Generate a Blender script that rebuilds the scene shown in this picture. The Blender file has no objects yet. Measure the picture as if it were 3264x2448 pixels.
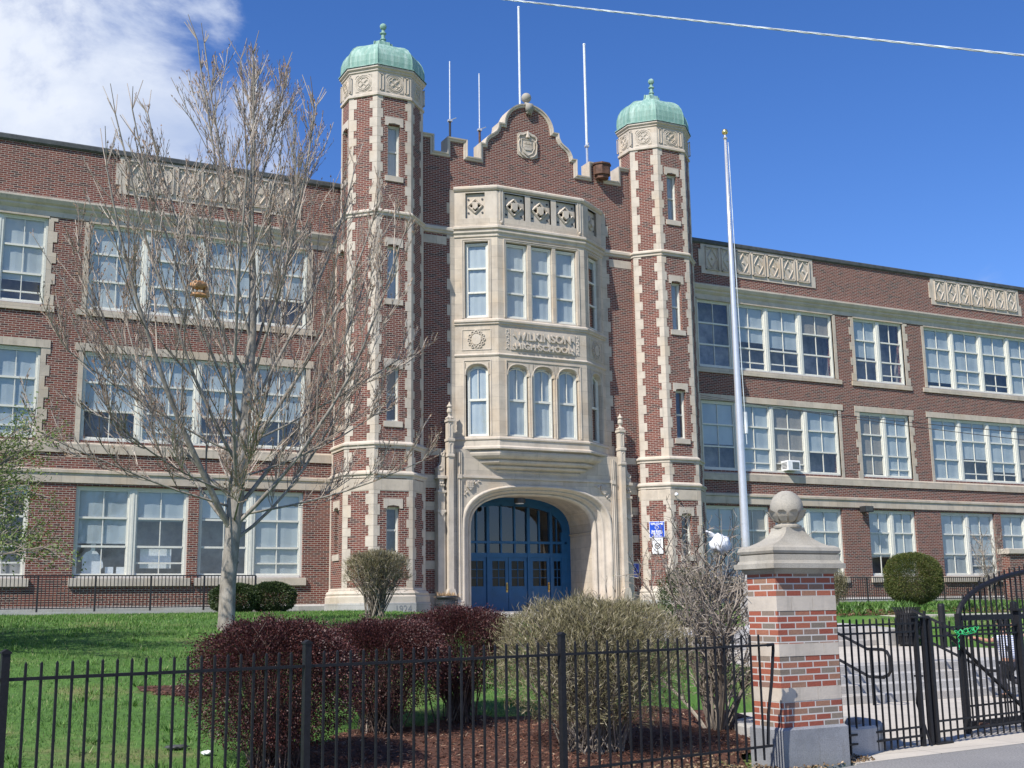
import bpy, bmesh, math, random
from mathutils import Matrix, Vector
R = math.radians
random.seed(7)
scn = bpy.context.scene
COL = scn.collection

# ------------------------------------------------------------------ camera
cam_d = bpy.data.cameras.new('camera')
cam_d.sensor_width = 36.0
cam_d.lens = 3760 / 3264 * 36
cam_d.clip_start = 0.1
cam_d.clip_end = 3000
cam = bpy.data.objects.new('camera', cam_d)
COL.objects.link(cam)
cam.matrix_world = (Matrix.Translation((0, 0, 1.7)) @ Matrix.Rotation(R(-26.73), 4, 'Z')
                    @ Matrix.Rotation(R(90 + 10.67), 4, 'X') @ Matrix.Rotation(R(-0.82), 4, 'Z'))
scn.camera = cam

# ------------------------------------------------------------------ sun, sky, exposure
SUN_EL, SUN_T = R(46), 1.95                     # light travels (+X*t, +Y*1)
hx, hy = SUN_T / math.hypot(SUN_T, 1), 1 / math.hypot(SUN_T, 1)
to_sun = Vector((-hx * math.cos(SUN_EL), -hy * math.cos(SUN_EL), math.sin(SUN_EL)))
sun_d = bpy.data.lights.new('sun', 'SUN')
sun_d.energy = 5.0
sun_d.angle = R(0.5)
sun_d.color = (1.0, 0.95, 0.87)
sun = bpy.data.objects.new('sun', sun_d)
COL.objects.link(sun)
sun.rotation_euler = to_sun.to_track_quat('Z', 'Y').to_euler()
world = bpy.data.worlds.new('World')
scn.world = world
world.use_nodes = True
wn, wl = world.node_tree.nodes, world.node_tree.links
wn.clear()
w_out = wn.new('ShaderNodeOutputWorld')
w_bg = wn.new('ShaderNodeBackground')
sky = wn.new('ShaderNodeTexSky')
sky.sky_type = 'NISHITA'
sky.sun_disc = False
sky.sun_elevation = SUN_EL
sky.sun_rotation = math.atan2(to_sun.x, to_sun.y)
sky.altitude = 300
sky.air_density = 1.0
sky.dust_density = 0.15
sky.ozone_density = 3.2
w_bg.inputs['Strength'].default_value = 0.122
wl.new(w_bg.outputs[0], w_out.inputs[0])
# procedural cloud bank in the sky (by direction)
w_tc = wn.new('ShaderNodeTexCoord')
def wmath(op, a, b=None, c=None):
    n = wn.new('ShaderNodeMath'); n.operation = op
    for i, v in enumerate((a, b, c)):
        if v is None: continue
        if isinstance(v, (int, float)): n.inputs[i].default_value = v
        else: wl.new(v, n.inputs[i])
    return n.outputs[0]
def wnoise(scale, detail, rough, dist=0.0, off=(0, 0, 0)):
    mp = wn.new('ShaderNodeMapping'); mp.inputs['Location'].default_value = off
    mp.inputs['Scale'].default_value = (1, 1, 1.5)
    wl.new(w_tc.outputs['Generated'], mp.inputs['Vector'])
    n = wn.new('ShaderNodeTexNoise'); n.inputs['Scale'].default_value = scale
    n.inputs['Detail'].default_value = detail; n.inputs['Roughness'].default_value = rough
    n.inputs['Distortion'].default_value = dist
    wl.new(mp.outputs[0], n.inputs['Vector'])
    return n.outputs[0]
def wdot(d):
    n = wn.new('ShaderNodeVectorMath'); n.operation = 'DOT_PRODUCT'
    wl.new(w_tc.outputs['Generated'], n.inputs[0]); n.inputs[1].default_value = d
    return n.outputs['Value']
CLOUDS = [((-0.04, 0.920, 0.400), 0.962, 0.985, 1.0), ((0.160, 0.876, 0.455), 0.9984, 0.9999, .62),
          ((0.215, 0.905, 0.365), 0.9972, 0.9998, .66), ((0.735, 0.63, 0.252), 0.9994, 1.0001, .55),
          ((-0.7, 0.5, 0.45), 0.92, 1.0, .9), ((0.2, -0.8, 0.35), 0.9, 1.0, .8), ((-0.5, -0.7, 0.5), 0.93, 1.0, .8)]
mask = None
for d, a, b, amt in CLOUDS:
    dv = Vector(d).normalized()
    mr = wn.new('ShaderNodeMapRange'); mr.interpolation_type = 'SMOOTHSTEP'
    mr.inputs['From Min'].default_value = a; mr.inputs['From Max'].default_value = b
    mr.inputs['To Max'].default_value = amt
    wl.new(wdot(dv), mr.inputs['Value'])
    mask = mr.outputs[0] if mask is None else wmath('MAXIMUM', mask, mr.outputs[0])
nz = wnoise(6.5, 10, 0.6, 0.35, (3.1, 0.2, 0.7))
cl = wmath('ADD', wmath('MULTIPLY', mask, 0.87), wmath('MULTIPLY', wmath('SUBTRACT', nz, 0.5), 2.6))
cr = wn.new('ShaderNodeMapRange'); cr.interpolation_type = 'SMOOTHSTEP'
cr.inputs['From Min'].default_value = 0.30; cr.inputs['From Max'].default_value = 0.98
wl.new(cl, cr.inputs['Value'])
cfac = wmath('MULTIPLY', cr.outputs[0], wmath('MINIMUM', wmath('MULTIPLY', mask, 5.0), 1.0))
nz2 = wnoise(6.5, 7, 0.55, 0.2, (1.3, 5.2, 2.7))
c_ramp = wn.new('ShaderNodeValToRGB')
c_ramp.color_ramp.elements[0].position = 0.36; c_ramp.color_ramp.elements[0].color = (3.3, 4.0, 5.6, 1)
c_ramp.color_ramp.elements[1].position = 0.62; c_ramp.color_ramp.elements[1].color = (5.6, 6.0, 6.8, 1)
wl.new(nz2, c_ramp.inputs[0])
w_mix = wn.new('ShaderNodeMix'); w_mix.data_type = 'RGBA'
wl.new(cfac, w_mix.inputs['Factor'])
w_hsv = wn.new('ShaderNodeHueSaturation'); w_hsv.inputs['Saturation'].default_value = 1.22
wl.new(sky.outputs[0], w_hsv.inputs['Color'])
w_tint = wn.new('ShaderNodeMix'); w_tint.data_type = 'RGBA'; w_tint.blend_type = 'MULTIPLY'; w_tint.inputs['Factor'].default_value = 1
w_tint.inputs['B'].default_value = (0.84, 0.84, 1.09, 1)
wl.new(w_hsv.outputs[0], w_tint.inputs['A']); wl.new(w_tint.outputs['Result'], w_mix.inputs['A'])
wl.new(c_ramp.outputs[0], w_mix.inputs['B'])
wl.new(w_mix.outputs['Result'], w_bg.inputs['Color'])
scn.view_settings.view_transform = 'Standard'
scn.view_settings.look = 'None'
scn.view_settings.gamma = 1.0
scn.view_settings.exposure = 0.30
scn.cycles.max_bounces = 8
scn.cycles.transparent_max_bounces = 16

# ------------------------------------------------------------------ materials
class NT:
    def __init__(s, name):
        s.m = bpy.data.materials.new(name); s.m.use_nodes = True
        s.n, s.l = s.m.node_tree.nodes, s.m.node_tree.links
        s.b = s.n['Principled BSDF']; s.out = s.n['Material Output']
        s.tc = s.n.new('ShaderNodeTexCoord')
    def put(s, node, key, v):
        if v is None: return
        if isinstance(v, (int, float, tuple)): node.inputs[key].default_value = v
        else: s.l.new(v, node.inputs[key])
    def noise(s, scale, detail=3, rough=0.5, vec=None, stretch=None, out=0, dist=0):
        n = s.n.new('ShaderNodeTexNoise')
        for k, v in (('Scale', scale), ('Detail', detail), ('Roughness', rough), ('Distortion', dist)): n.inputs[k].default_value = v
        v = vec or s.tc.outputs['Object']
        if stretch:
            mp = s.n.new('ShaderNodeMapping'); mp.inputs['Scale'].default_value = stretch
            s.l.new(v, mp.inputs[0]); v = mp.outputs[0]
        s.l.new(v, n.inputs['Vector']); return n.outputs[out]
    def ramp(s, f, stops):
        r = s.n.new('ShaderNodeValToRGB'); e = r.color_ramp.elements
        while len(e) > 1: e.remove(e[0])
        e[0].position = stops[0][0]; e[0].color = (*stops[0][1], 1)
        for p, c in stops[1:]:
            q = e.new(p); q.color = (*c, 1)
        s.l.new(f, r.inputs[0]); return r.outputs[0]
    def mix(s, f, a, b, mode='MIX'):
        m = s.n.new('ShaderNodeMix'); m.data_type = 'RGBA'; m.blend_type = mode
        s.put(m, 'Factor', f)
        s.put(m, 'A', (*a, 1) if isinstance(a, tuple) and len(a) == 3 else a)
        s.put(m, 'B', (*b, 1) if isinstance(b, tuple) and len(b) == 3 else b)
        return m.outputs['Result']
    def math(s, op, a, b=None):
        m = s.n.new('ShaderNodeMath'); m.operation = op; s.put(m, 0, a); s.put(m, 1, b); return m.outputs[0]
    def col(s, c): s.put(s.b, 'Base Color', (*c, 1) if isinstance(c, tuple) and len(c) == 3 else c)
    def rough(s, v): s.put(s.b, 'Roughness', v)
    def bump(s, h, strength=0.3, dist=0.02):
        b = s.n.new('ShaderNodeBump'); b.inputs['Strength'].default_value = strength
        b.inputs['Distance'].default_value = dist; s.l.new(h, b.inputs['Height'])
        s.l.new(b.outputs[0], s.b.inputs['Normal'])
    def island(s):
        g = s.n.new('ShaderNodeNewGeometry'); return g.outputs['Random Per Island']

def brick_mat(name, bw, rh, mortar, mcol, stops, bumpd=0.006, dirt=0.25):
    t = NT(name)
    br = t.n.new('ShaderNodeTexBrick')
    t.l.new(t.tc.outputs['UV'], br.inputs['Vector'])
    for k, v in (('Color1', (0, 0, 0, 1)), ('Color2', (1, 1, 1, 1)), ('Mortar', (0.5, 0.5, 0.5, 1)), ('Scale', 1.0),
                 ('Mortar Size', mortar), ('Mortar Smooth', 0.1), ('Brick Width', bw), ('Row Height', rh)):
        br.inputs[k].default_value = v
    c = t.ramp(br.outputs['Color'], stops)
    n1 = t.noise(1.3, 5, 0.6)
    c = t.mix(t.math('MULTIPLY', t.ramp(n1, [(.35, (0, 0, 0)), (.7, (1, 1, 1))]), dirt), c, (0.75, 0.7, 0.68), 'MULTIPLY')
    n3 = t.noise(.28, 5, .65, stretch=(1, 1, 1.6))
    c = t.mix(t.math('MULTIPLY', t.ramp(n3, [(.42, (0, 0, 0)), (.62, (1, 1, 1))]), dirt * 1.3), c, (.60, .56, .56), 'MULTIPLY')
    n2 = t.noise(60, 3, 0.6)
    c = t.mix(0.35, c, t.ramp(n2, [(.3, (.55, .5, .5)), (.7, (1.25, 1.2, 1.15))]), 'MULTIPLY')
    mc = t.mix(t.noise(2.2, 4, .6), mcol, tuple(x * .72 for x in mcol))
    c = t.mix(br.outputs['Fac'], c, mc)
    t.col(c); t.rough(.88)
    h = t.mix(br.outputs['Fac'], t.mix(.5, (1, 1, 1), n2), (0, 0, 0))
    t.bump(h, 0.6, bumpd)
    return t.m

def stone_mat(name, base, bw=.95, rh=.42, joint=.005, stain=.3, var=.18, speck=None, jointdark=.62):
    t = NT(name)
    c = base
    n1 = t.noise(2.3, 6, .62)
    c = t.ramp(n1, [(.3, tuple(x * (1 - var) for x in base)), (.55, base), (.75, tuple(min(1, x * (1 + var * .5)) for x in base))])
    warm = t.noise(.9, 3, .5, stretch=(1, 1, 1.0))
    c = t.mix(t.math('MULTIPLY', t.ramp(warm, [(.5, (0, 0, 0)), (.7, (1, 1, 1))]), .45), c, (base[0] * .95, base[1] * .82, base[2] * .66))
    st = t.noise(3.0, 5, .65, stretch=(2.6, 2.6, .35))
    c = t.mix(t.math('MULTIPLY', t.ramp(st, [(.56, (0, 0, 0)), (.76, (1, 1, 1))]), stain), c, (.16, .15, .13))
    if speck: 
        c = t.mix(t.math('MULTIPLY', t.ramp(t.noise(90, 2, .8), [(.45, (0, 0, 0)), (.6, (1, 1, 1))]), speck), c, (.12, .12, .13))
    if joint:
        br = t.n.new('ShaderNodeTexBrick')
        t.l.new(t.tc.outputs['UV'], br.inputs['Vector'])
        for k, v in (('Color1', (.88, .87, .86, 1)), ('Color2', (1.06, 1.04, 1, 1)), ('Mortar', (jointdark, jointdark, jointdark, 1)), ('Scale', 1.0),
                     ('Mortar Size', joint), ('Mortar Smooth', .1), ('Brick Width', bw), ('Row Height', rh)):
            br.inputs[k].default_value = v
        c = t.mix(1.0, c, br.outputs['Color'], 'MULTIPLY')
    t.col(c); t.rough(.85)
    t.bump(t.noise(35, 5, .7), .35, .01)
    return t.m

def plain(name, c, rough=.5, metal=0, nscale=12, var=.12, bump=0, spec=None):
    t = NT(name)
    n = t.noise(nscale, 4, .6)
    t.col(t.ramp(n, [(.3, tuple(x * (1 - var) for x in c)), (.7, tuple(min(1, x * (1 + var)) for x in c))]))
    t.rough(rough); t.b.inputs['Metallic'].default_value = metal
    if spec is not None: t.b.inputs['Specular IOR Level'].default_value = spec
    if bump: t.bump(t.noise(nscale * 3, 4, .6), bump, .01)
    return t.m

def island_mat(name, stops, rough=.7, trans=0.0, nscale=1.2, nmix=.3):
    t = NT(name)
    c = t.ramp(t.island(), stops)
    c = t.mix(nmix, c, t.ramp(t.noise(nscale, 4, .6), [(.3, (.55, .55, .55)), (.7, (1.3, 1.3, 1.3))]), 'MULTIPLY')
    t.col(c); t.rough(rough)
    if trans:
        tr = t.n.new('ShaderNodeBsdfTranslucent'); t.l.new(c, tr.inputs[0])
        mx = t.n.new('ShaderNodeMixShader'); mx.inputs[0].default_value = trans
        t.l.new(t.b.outputs[0], mx.inputs[1]); t.l.new(tr.outputs[0], mx.inputs[2])
        t.l.new(mx.outputs[0], t.out.inputs[0])
    return t.m

def glass_mat(name, tint=(.8, .86, .88), refl=.10, rough=.03, wav=.15):
    t = NT(name)
    t.n.remove(t.b)
    tr = t.n.new('ShaderNodeBsdfTransparent'); tr.inputs[0].default_value = (*tint, 1)
    gl = t.n.new('ShaderNodeBsdfGlossy'); gl.inputs['Roughness'].default_value = rough
    lw = t.n.new('ShaderNodeFresnel'); ge = t.n.new('ShaderNodeNewGeometry'); t.l.new(t.math('SUBTRACT', 1.5, t.math('MULTIPLY', ge.outputs['Backfacing'], .8333)), lw.inputs['IOR'])
    a = t.math('ADD', lw.outputs[0], refl)
    mx = t.n.new('ShaderNodeMixShader')
    bp = t.n.new('ShaderNodeBump'); bp.inputs['Strength'].default_value = wav; bp.inputs['Distance'].default_value = .02
    t.l.new(t.noise(1.6, 2, .5), bp.inputs['Height'])
    t.l.new(bp.outputs[0], gl.inputs['Normal'])
    t.l.new(a, mx.inputs[0]); t.l.new(tr.outputs[0], mx.inputs[1]); t.l.new(gl.outputs[0], mx.inputs[2])
    t.l.new(mx.outputs[0], t.out.inputs[0])
    return t.m

M = {}
M['brick'] = brick_mat('brick', .2135, .0677, .0066, (.50, .44, .37),
    [(0, (.065, .030, .027)), (.14, (.088, .034, .029)), (.2, (.135, .038, .028)), (.6, (.172, .045, .031)), (.85, (.21, .062, .040)), (1, (.118, .038, .031))])
M['pillar_brick'] = brick_mat('pillar_brick', .2135, .0677, .0075, (.60, .57, .53),
    [(0, (.20, .165, .13)), (.17, (.25, .20, .155)), (.22, (.27, .072, .046)), (.55, (.33, .092, .054)), (.8, (.38, .13, .075)), (.86, (.33, .16, .10)), (1, (.28, .18, .125))], .012, .15)
M['stone'] = stone_mat('limestone', (.53, .465, .385), stain=.3, var=.2)
M['stone_plain'] = stone_mat('limestone_trim', (.54, .475, .395), joint=0, stain=.38, var=.2)
M['stone_dirty'] = stone_mat('weathered_capstone', (.40, .37, .31), joint=0, stain=.5, var=.3, speck=.25)
M['granite'] = stone_mat('granite', (.47, .465, .455), 1.5, .6, .006, .3, .16, .35)
M['granite_dark'] = stone_mat('dark_granite', (.27, .28, .30), joint=0, stain=.55, var=.3, speck=.4)  # darker, bluer granite for the pillar base and date numerals
M['white_paint'] = plain('window_paint', (.66, .65, .58), .45, var=.07)
M['iron'] = plain('black_iron', (.012, .012, .014), .5, 0, 30, .3, .2, .3)
M['iron_far'] = plain('black_railing', (.02, .02, .022), .5, 0, 20, .2)
M['blue'] = plain('blue_paint', (.010, .090, .215), .42, 0, 3, .14)
M['brass'] = plain('brass', (.55, .36, .12), .3, 1)
M['alu'] = plain('brushed_metal', (.68, .68, .68), .36, .62, 6, .06)
M['antenna'] = plain('antenna_white', (.72, .74, .76), .4, .1)
M['dark'] = plain('dark_metal_and_shade', (.03, .03, .032), .5)  # also paints the shade of the parapet holes and the door hall
M['coping_metal'] = plain('roof_edge_metal', (.075, .08, .078), .6, .2, 5, .3)
M['rust'] = plain('rusted_copper', (.115, .06, .04), .75, .2, 5, .6, .3)
M['white'] = plain('white_plastic', (.8, .8, .8), .4)
M['gold'] = plain('gold_ball', (.75, .6, .25), .3, .9)
M['room'] = plain('room_interior', (.30, .295, .29), .9, 0, 2, .5)
M['black_pot'] = plain('black_pot', (.028, .03, .034), .42)
M['dry'] = island_mat('dry_stalks', [(0, (.32, .19, .09)), (1, (.5, .34, .17))])
M['glass'] = glass_mat('window_glass', (.95, .97, .97), .08)
M['door_glass'] = glass_mat('door_glass', (.45, .5, .52), -.01, .02, .08)
M['transom_glass'] = glass_mat('transom_glass', (.45, .5, .52), .07, .02, .08)
M['sign_blue'] = plain('sign_blue', (.012, .07, .50), .35, var=.05)
M['sign_white'] = plain('sign_white', (.82, .82, .82), .35, var=.03)
M['wire'] = plain('cable', (.62, .66, .66), .4, .2, 3, .3)
M['wire_dark'] = plain('dark_wire', (.03, .03, .03), .6)
M['skin'] = plain('skin', (.50, .26, .17), .5, 0, 8, .08)
M['hair'] = plain('hair', (.012, .010, .009), .5)
M['trouser'] = plain('dark_trousers', (.02, .02, .028), .8, 0, 12, .3)
M['rope'] = plain('green_tape', (.03, .55, .18), .5)
M['brown_bag'] = plain('brown_plastic', (.50, .27, .12), .45, 0, 9, .2)
M['white_bag'] = plain('white_plastic_bag', (.78, .79, .80), .35, 0, 9, .06)
M['paper'] = plain('white_paper', (.72, .75, .78), .7)
def blind_mat():
    t = NT('window_blind')
    br = t.n.new('ShaderNodeTexWave'); br.wave_type = 'BANDS'; br.bands_direction = 'Z'
    br.inputs['Scale'].default_value = 6; br.inputs['Distortion'].default_value = .2
    t.l.new(t.tc.outputs['Object'], br.inputs['Vector'])
    c = t.mix(t.math('MULTIPLY', br.outputs['Fac'], .10), (.44, .49, .505), (.34, .39, .405))
    c = t.mix(.45, c, t.ramp(t.noise(1.1, 3, .5), [(.35, (.62, .66, .7)), (.65, (1.15, 1.12, 1.08))]), 'MULTIPLY')
    t.col(c); t.rough(.7); t.b.inputs['Emission Strength'].default_value = 0
    return t.m
M['blind'] = blind_mat()
M['blind_tan'] = plain('tan_blind', (.30, .27, .22), .8)
def copper():
    t = NT('green_copper')
    st = t.noise(1.6, 5, .6, stretch=(5, 5, .5))
    c = t.ramp(st, [(.3, (.15, .29, .245)), (.5, (.24, .39, .33)), (.68, (.42, .55, .49))])
    c = t.mix(t.math('MULTIPLY', t.noise(7, 5, .7), .35), c, (.12, .26, .2))
    c = t.mix(t.math('MULTIPLY', t.ramp(t.noise(2.4, 5, .7, stretch=(4, 4, .4)), [(.55, (0, 0, 0)), (.72, (1, 1, 1))]), .45), c, (.16, .15, .10))
    t.col(c); t.rough(.7); t.bump(t.noise(12, 3, .5), .2, .02)
    return t.m
M['copper'] = copper()
def bark():
    t = NT('grey_bark')
    n = t.noise(9, 6, .65, stretch=(1, 1, .35))
    c = t.ramp(n, [(.3, (.10, .085, .07)), (.48, (.25, .225, .19)), (.72, (.40, .365, .32))])
    t.col(c); t.rough(.9); t.bump(n, .8, .02)
    return t.m
M['bark'] = bark()
M['twig'] = island_mat('twig', [(0, (.20, .145, .11)), (.5, (.37, .30, .24)), (1, (.56, .49, .41))], .8)
M['bud'] = island_mat('bud', [(0, (.20, .11, .07)), (1, (.34, .23, .14))], .8)
M['stem'] = island_mat('bush_stem', [(0, (.12, .098, .075)), (.6, (.23, .19, .155)), (1, (.40, .35, .29))], .8)
M['stem_dark'] = island_mat('barberry_stem', [(0, (.07, .045, .035)), (.7, (.14, .09, .07)), (1, (.3, .24, .19))], .8)
M['purple'] = island_mat('purple_leaf', [(0, (.030, .009, .009)), (.5, (.058, .017, .016)), (.9, (.105, .030, .026)), (1, (.20, .08, .06))], .5, .15)
M['olive_twig'] = island_mat('olive_twig', [(0, (.075, .065, .032)), (.45, (.165, .15, .065)), (.8, (.25, .21, .11)), (1, (.46, .41, .30))], .7)
M['evergreen'] = island_mat('evergreen_leaf', [(0, (.014, .03, .008)), (.6, (.035, .065, .014)), (1, (.075, .10, .025))], .6, .1)
M['yew'] = island_mat('yew_leaf', [(0, (.045, .065, .012)), (.55, (.085, .115, .02)), (.88, (.13, .15, .032)), (1, (.24, .16, .055))], .6, .1, 2.5)
M['spring'] = island_mat('spring_leaf', [(0, (.10, .15, .03)), (.6, (.19, .26, .07)), (1, (.30, .36, .14))], .6, .35)
M['blade'] = island_mat('grass_blade', [(0, (.055, .135, .018)), (.5, (.10, .225, .034)), (.91, (.17, .30, .055)), (1, (.38, .34, .19))], .6, .25, .35, .5)
M['lily'] = island_mat('lily_leaf', [(0, (.05, .13, .02)), (1, (.17, .28, .07))], .5, .25)
M['chip'] = island_mat('mulch_chip', [(0, (.05, .022, .014)), (.5, (.13, .048, .028)), (.88, (.20, .09, .055)), (1, (.45, .34, .24))], .9)
M['dead_leaf'] = island_mat('dead_leaf', [(0, (.10, .06, .03)), (.8, (.26, .18, .10)), (1, (.4, .3, .2))], .8)
def ground_mat():
    t = NT('lawn_soil')
    n = t.noise(.45, 6, .65); n2 = t.noise(9, 6, .7)
    c = t.ramp(n, [(.3, (.05, .13, .018)), (.54, (.075, .165, .026)), (.68, (.19, .175, .07))])
    c = t.mix(.6, c, t.ramp(n2, [(.3, (.5, .5, .5)), (.7, (1.4, 1.4, 1.3))]), 'MULTIPLY')
    t.col(c); t.rough(.95); t.bump(n2, .8, .05)
    return t.m
M['ground'] = ground_mat()
def pave(name, c, s=40, joint=0, var=.2):
    t = NT(name)
    cc = t.ramp(t.noise(s, 3, .8), [(.3, tuple(x * (1 - var) for x in c)), (.7, tuple(x * (1 + var) for x in c))])
    cc = t.mix(.5, cc, t.ramp(t.noise(.8, 6, .65), [(.3, (.74, .74, .74)), (.7, (1.14, 1.13, 1.1))]), 'MULTIPLY')
    if joint:
        br = t.n.new('ShaderNodeTexBrick'); t.l.new(t.tc.outputs['Object'], br.inputs['Vector']); br.offset = 0
        for k, v in (('Color1', (1, 1, 1, 1)), ('Color2', (.93, .93, .93, 1)), ('Mortar', (.55, .55, .55, 1)), ('Scale', 1.0),
                     ('Mortar Size', .008), ('Brick Width', joint), ('Row Height', joint)): br.inputs[k].default_value = v
        cc = t.mix(1.0, cc, br.outputs['Color'], 'MULTIPLY')
    t.col(cc); t.rough(.92); t.bump(t.noise(s * 2, 3, .7), .4, .006)
    return t.m
M['asphalt'] = pave('asphalt_pavement', (.235, .23, .225), 45, 0, .45)
M['street'] = pave('street_asphalt', (.06, .06, .06), 60)
M['concrete'] = pave('concrete', (.53, .485, .42), 30, 1.5, .07)
M['mulch'] = pave('mulch_bed', (.075, .032, .020), 30, 0, .6)

# ------------------------------------------------------------------ mesh helpers
class Fr:                       # wall-local frame: u along the wall, d into the wall
    def __init__(s, ox, oy, ang=0.0):
        s.o = (ox, oy); s.t = (math.cos(ang), math.sin(ang)); s.n = (-s.t[1], s.t[0]); s.ang = ang
    def pt(s, u, d, z): return (s.o[0] + s.t[0] * u + s.n[0] * d, s.o[1] + s.t[1] * u + s.n[1] * d, z)
WORLD = Fr(0, 0, 0)
ORG = {}
class MB:
    def __init__(s): s.v = []; s.f = []
    def add(s, vs, fs):
        o = len(s.v); s.v += [tuple(p) for p in vs]; s.f += [tuple(i + o for i in f) for f in fs]; return s
    def poly(s, pts): return s.add(pts, [tuple(range(len(pts)))])
    def fbox(s, F, u0, u1, d0, d1, z0, z1):
        p = [F.pt(u, d, z) for z in (z0, z1) for d in (d0, d1) for u in (u0, u1)]
        return s.add(p, [(0, 1, 5, 4), (1, 3, 7, 5), (3, 2, 6, 7), (2, 0, 4, 6), (4, 5, 7, 6), (2, 3, 1, 0)])
    def box(s, x0, x1, y0, y1, z0, z1): return s.fbox(WORLD, x0, x1, y0, y1, z0, z1)
    def bbox(s, F, u0, u1, d0, d1, z0, z1, b=.01):      # box with chamfered top edges
        p = []
        for z, k in ((z0, 0), (z1 - b, 0), (z1, b)):
            p += [F.pt(u0 + k, d0 + k, z), F.pt(u1 - k, d0 + k, z), F.pt(u1 - k, d1 - k, z), F.pt(u0 + k, d1 - k, z)]
        f = [(8, 9, 10, 11), (3, 2, 1, 0)]
        for r in (0, 4):
            for i in range(4): j = (i + 1) % 4; f.append((r + i, r + j, r + 4 + j, r + 4 + i))
        return s.add(p, f)
    def prism(s, F, poly, d0, d1):          # polygon in (u, z) pushed from d0 to d1
        n = len(poly); p = [F.pt(u, d0, z) for u, z in poly] + [F.pt(u, d1, z) for u, z in poly]
        return s.add(p, [tuple(range(n)), tuple(range(2 * n - 1, n - 1, -1))] + [(i, n + i, n + (i + 1) % n, (i + 1) % n) for i in range(n)])
    def slab(s, poly, z0, z1):              # polygon in (x, y)
        n = len(poly); p = [(x, y, z0) for x, y in poly] + [(x, y, z1) for x, y in poly]
        return s.add(p, [tuple(range(n - 1, -1, -1)), tuple(range(n, 2 * n))] + [(i, (i + 1) % n, n + (i + 1) % n, n + i) for i in range(n)])
    def sweep(s, path, prof, closed=False, caps=True):   # outward = right of travel
        n = len(path); ms = []
        def nrm(a, b):
            dx, dy = b[0] - a[0], b[1] - a[1]; L = math.hypot(dx, dy); return (dy / L, -dx / L)
        for i in range(n):
            if closed or 0 < i < n - 1:
                a = nrm(path[i - 1], path[i]); b = nrm(path[i], path[(i + 1) % n])
                k = 1 + a[0] * b[0] + a[1] * b[1]; ms.append(((a[0] + b[0]) / k, (a[1] + b[1]) / k))
            elif i == 0: ms.append(nrm(path[0], path[1]))
            else: ms.append(nrm(path[-2], path[-1]))
        vs = []
        for o, z in prof:
            for (x, y), (mx, my) in zip(path, ms): vs.append((x + mx * o, y + my * o, z))
        fs = []
        for k in range(len(prof) - 1):
            for i in range(n if closed else n - 1):
                j = (i + 1) % n; fs.append((k * n + i, k * n + j, (k + 1) * n + j, (k + 1) * n + i))
        if caps and not closed:
            fs.append(tuple(k * n for k in range(len(prof)))); fs.append(tuple(k * n + n - 1 for k in range(len(prof) - 1, -1, -1)))
        if caps and closed: fs.append(tuple((len(prof) - 1) * n + i for i in range(n)))
        return s.add(vs, fs)
    def tube(s, pts, rad, k=6, cap=True):
        pts = [Vector(p) for p in pts]; n = len(pts)
        if not hasattr(rad, '__len__'): rad = [rad] * n
        vs = []; up = None
        for i in range(n):
            t = (pts[min(i + 1, n - 1)] - pts[max(i - 1, 0)])
            t = t.normalized() if t.length > 1e-9 else Vector((0, 0, 1))
            if up is None: up = Vector((0, 0, 1)) if abs(t.z) < .9 else Vector((1, 0, 0))
            a = (up - t * up.dot(t))
            a = a.normalized() if a.length > 1e-6 else t.orthogonal().normalized()
            up = a; b = t.cross(a)
            for j in range(k):
                an = 2 * math.pi * j / k; vs.append(pts[i] + (a * math.cos(an) + b * math.sin(an)) * rad[i])
        fs = [(i * k + j, i * k + (j + 1) % k, (i + 1) * k + (j + 1) % k, (i + 1) * k + j) for i in range(n - 1) for j in range(k)]
        if cap: fs += [tuple(range(k - 1, -1, -1)), tuple((n - 1) * k + j for j in range(k))]
        return s.add(vs, fs)
    def lathe(s, prof, cx, cy, k=20, z=0):
        vs = []
        for r, h in prof:
            for j in range(k):
                a = 2 * math.pi * j / k; vs.append((cx + math.cos(a) * r, cy + math.sin(a) * r, h + z))
        n = len(prof)
        fs = [(i * k + j, i * k + (j + 1) % k, (i + 1) * k + (j + 1) % k, (i + 1) * k + j) for i in range(n - 1) for j in range(k)]
        fs += [tuple(range(k - 1, -1, -1)), tuple((n - 1) * k + j for j in range(k))]
        return s.add(vs, fs)
    def ball(s, c, r, k=14, sz=1.0):
        m = k // 2 + 2
        return s.lathe([(max(.001, r * math.sin(math.pi * i / (m - 1))), -r * sz * math.cos(math.pi * i / (m - 1))) for i in range(m)], c[0], c[1], k, c[2])
    def torus(s, F, cu, cz, d, r, tr, k=20, m=5):
        pts = [F.pt(cu + r * math.cos(2 * math.pi * i / k), d, cz + r * math.sin(2 * math.pi * i / k)) for i in range(k + 1)]
        return s.tube(pts, tr, m, False)
    def build(s, name, mat, parent=None, smooth=False):
        ox, oy, oz = (0, 0, 0)
        p = parent
        while p is not None:
            if p.name in ORG: ox, oy, oz = ORG[p.name]; break
            p = p.parent
        me = bpy.data.meshes.new(name)
        me.from_pydata([(x - ox, y - oy, z - oz) for x, y, z in s.v] if parent else s.v, [], s.f)
        me.update()
        uv = me.uv_layers.new(name='UVMap')
        co = s.v; data = [0.0] * (2 * len(me.loops)); nrm = [0.0] * (3 * len(me.polygons))
        me.polygons.foreach_get('normal', nrm)
        lv = [0] * len(me.loops); me.loops.foreach_get('vertex_index', lv)
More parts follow.
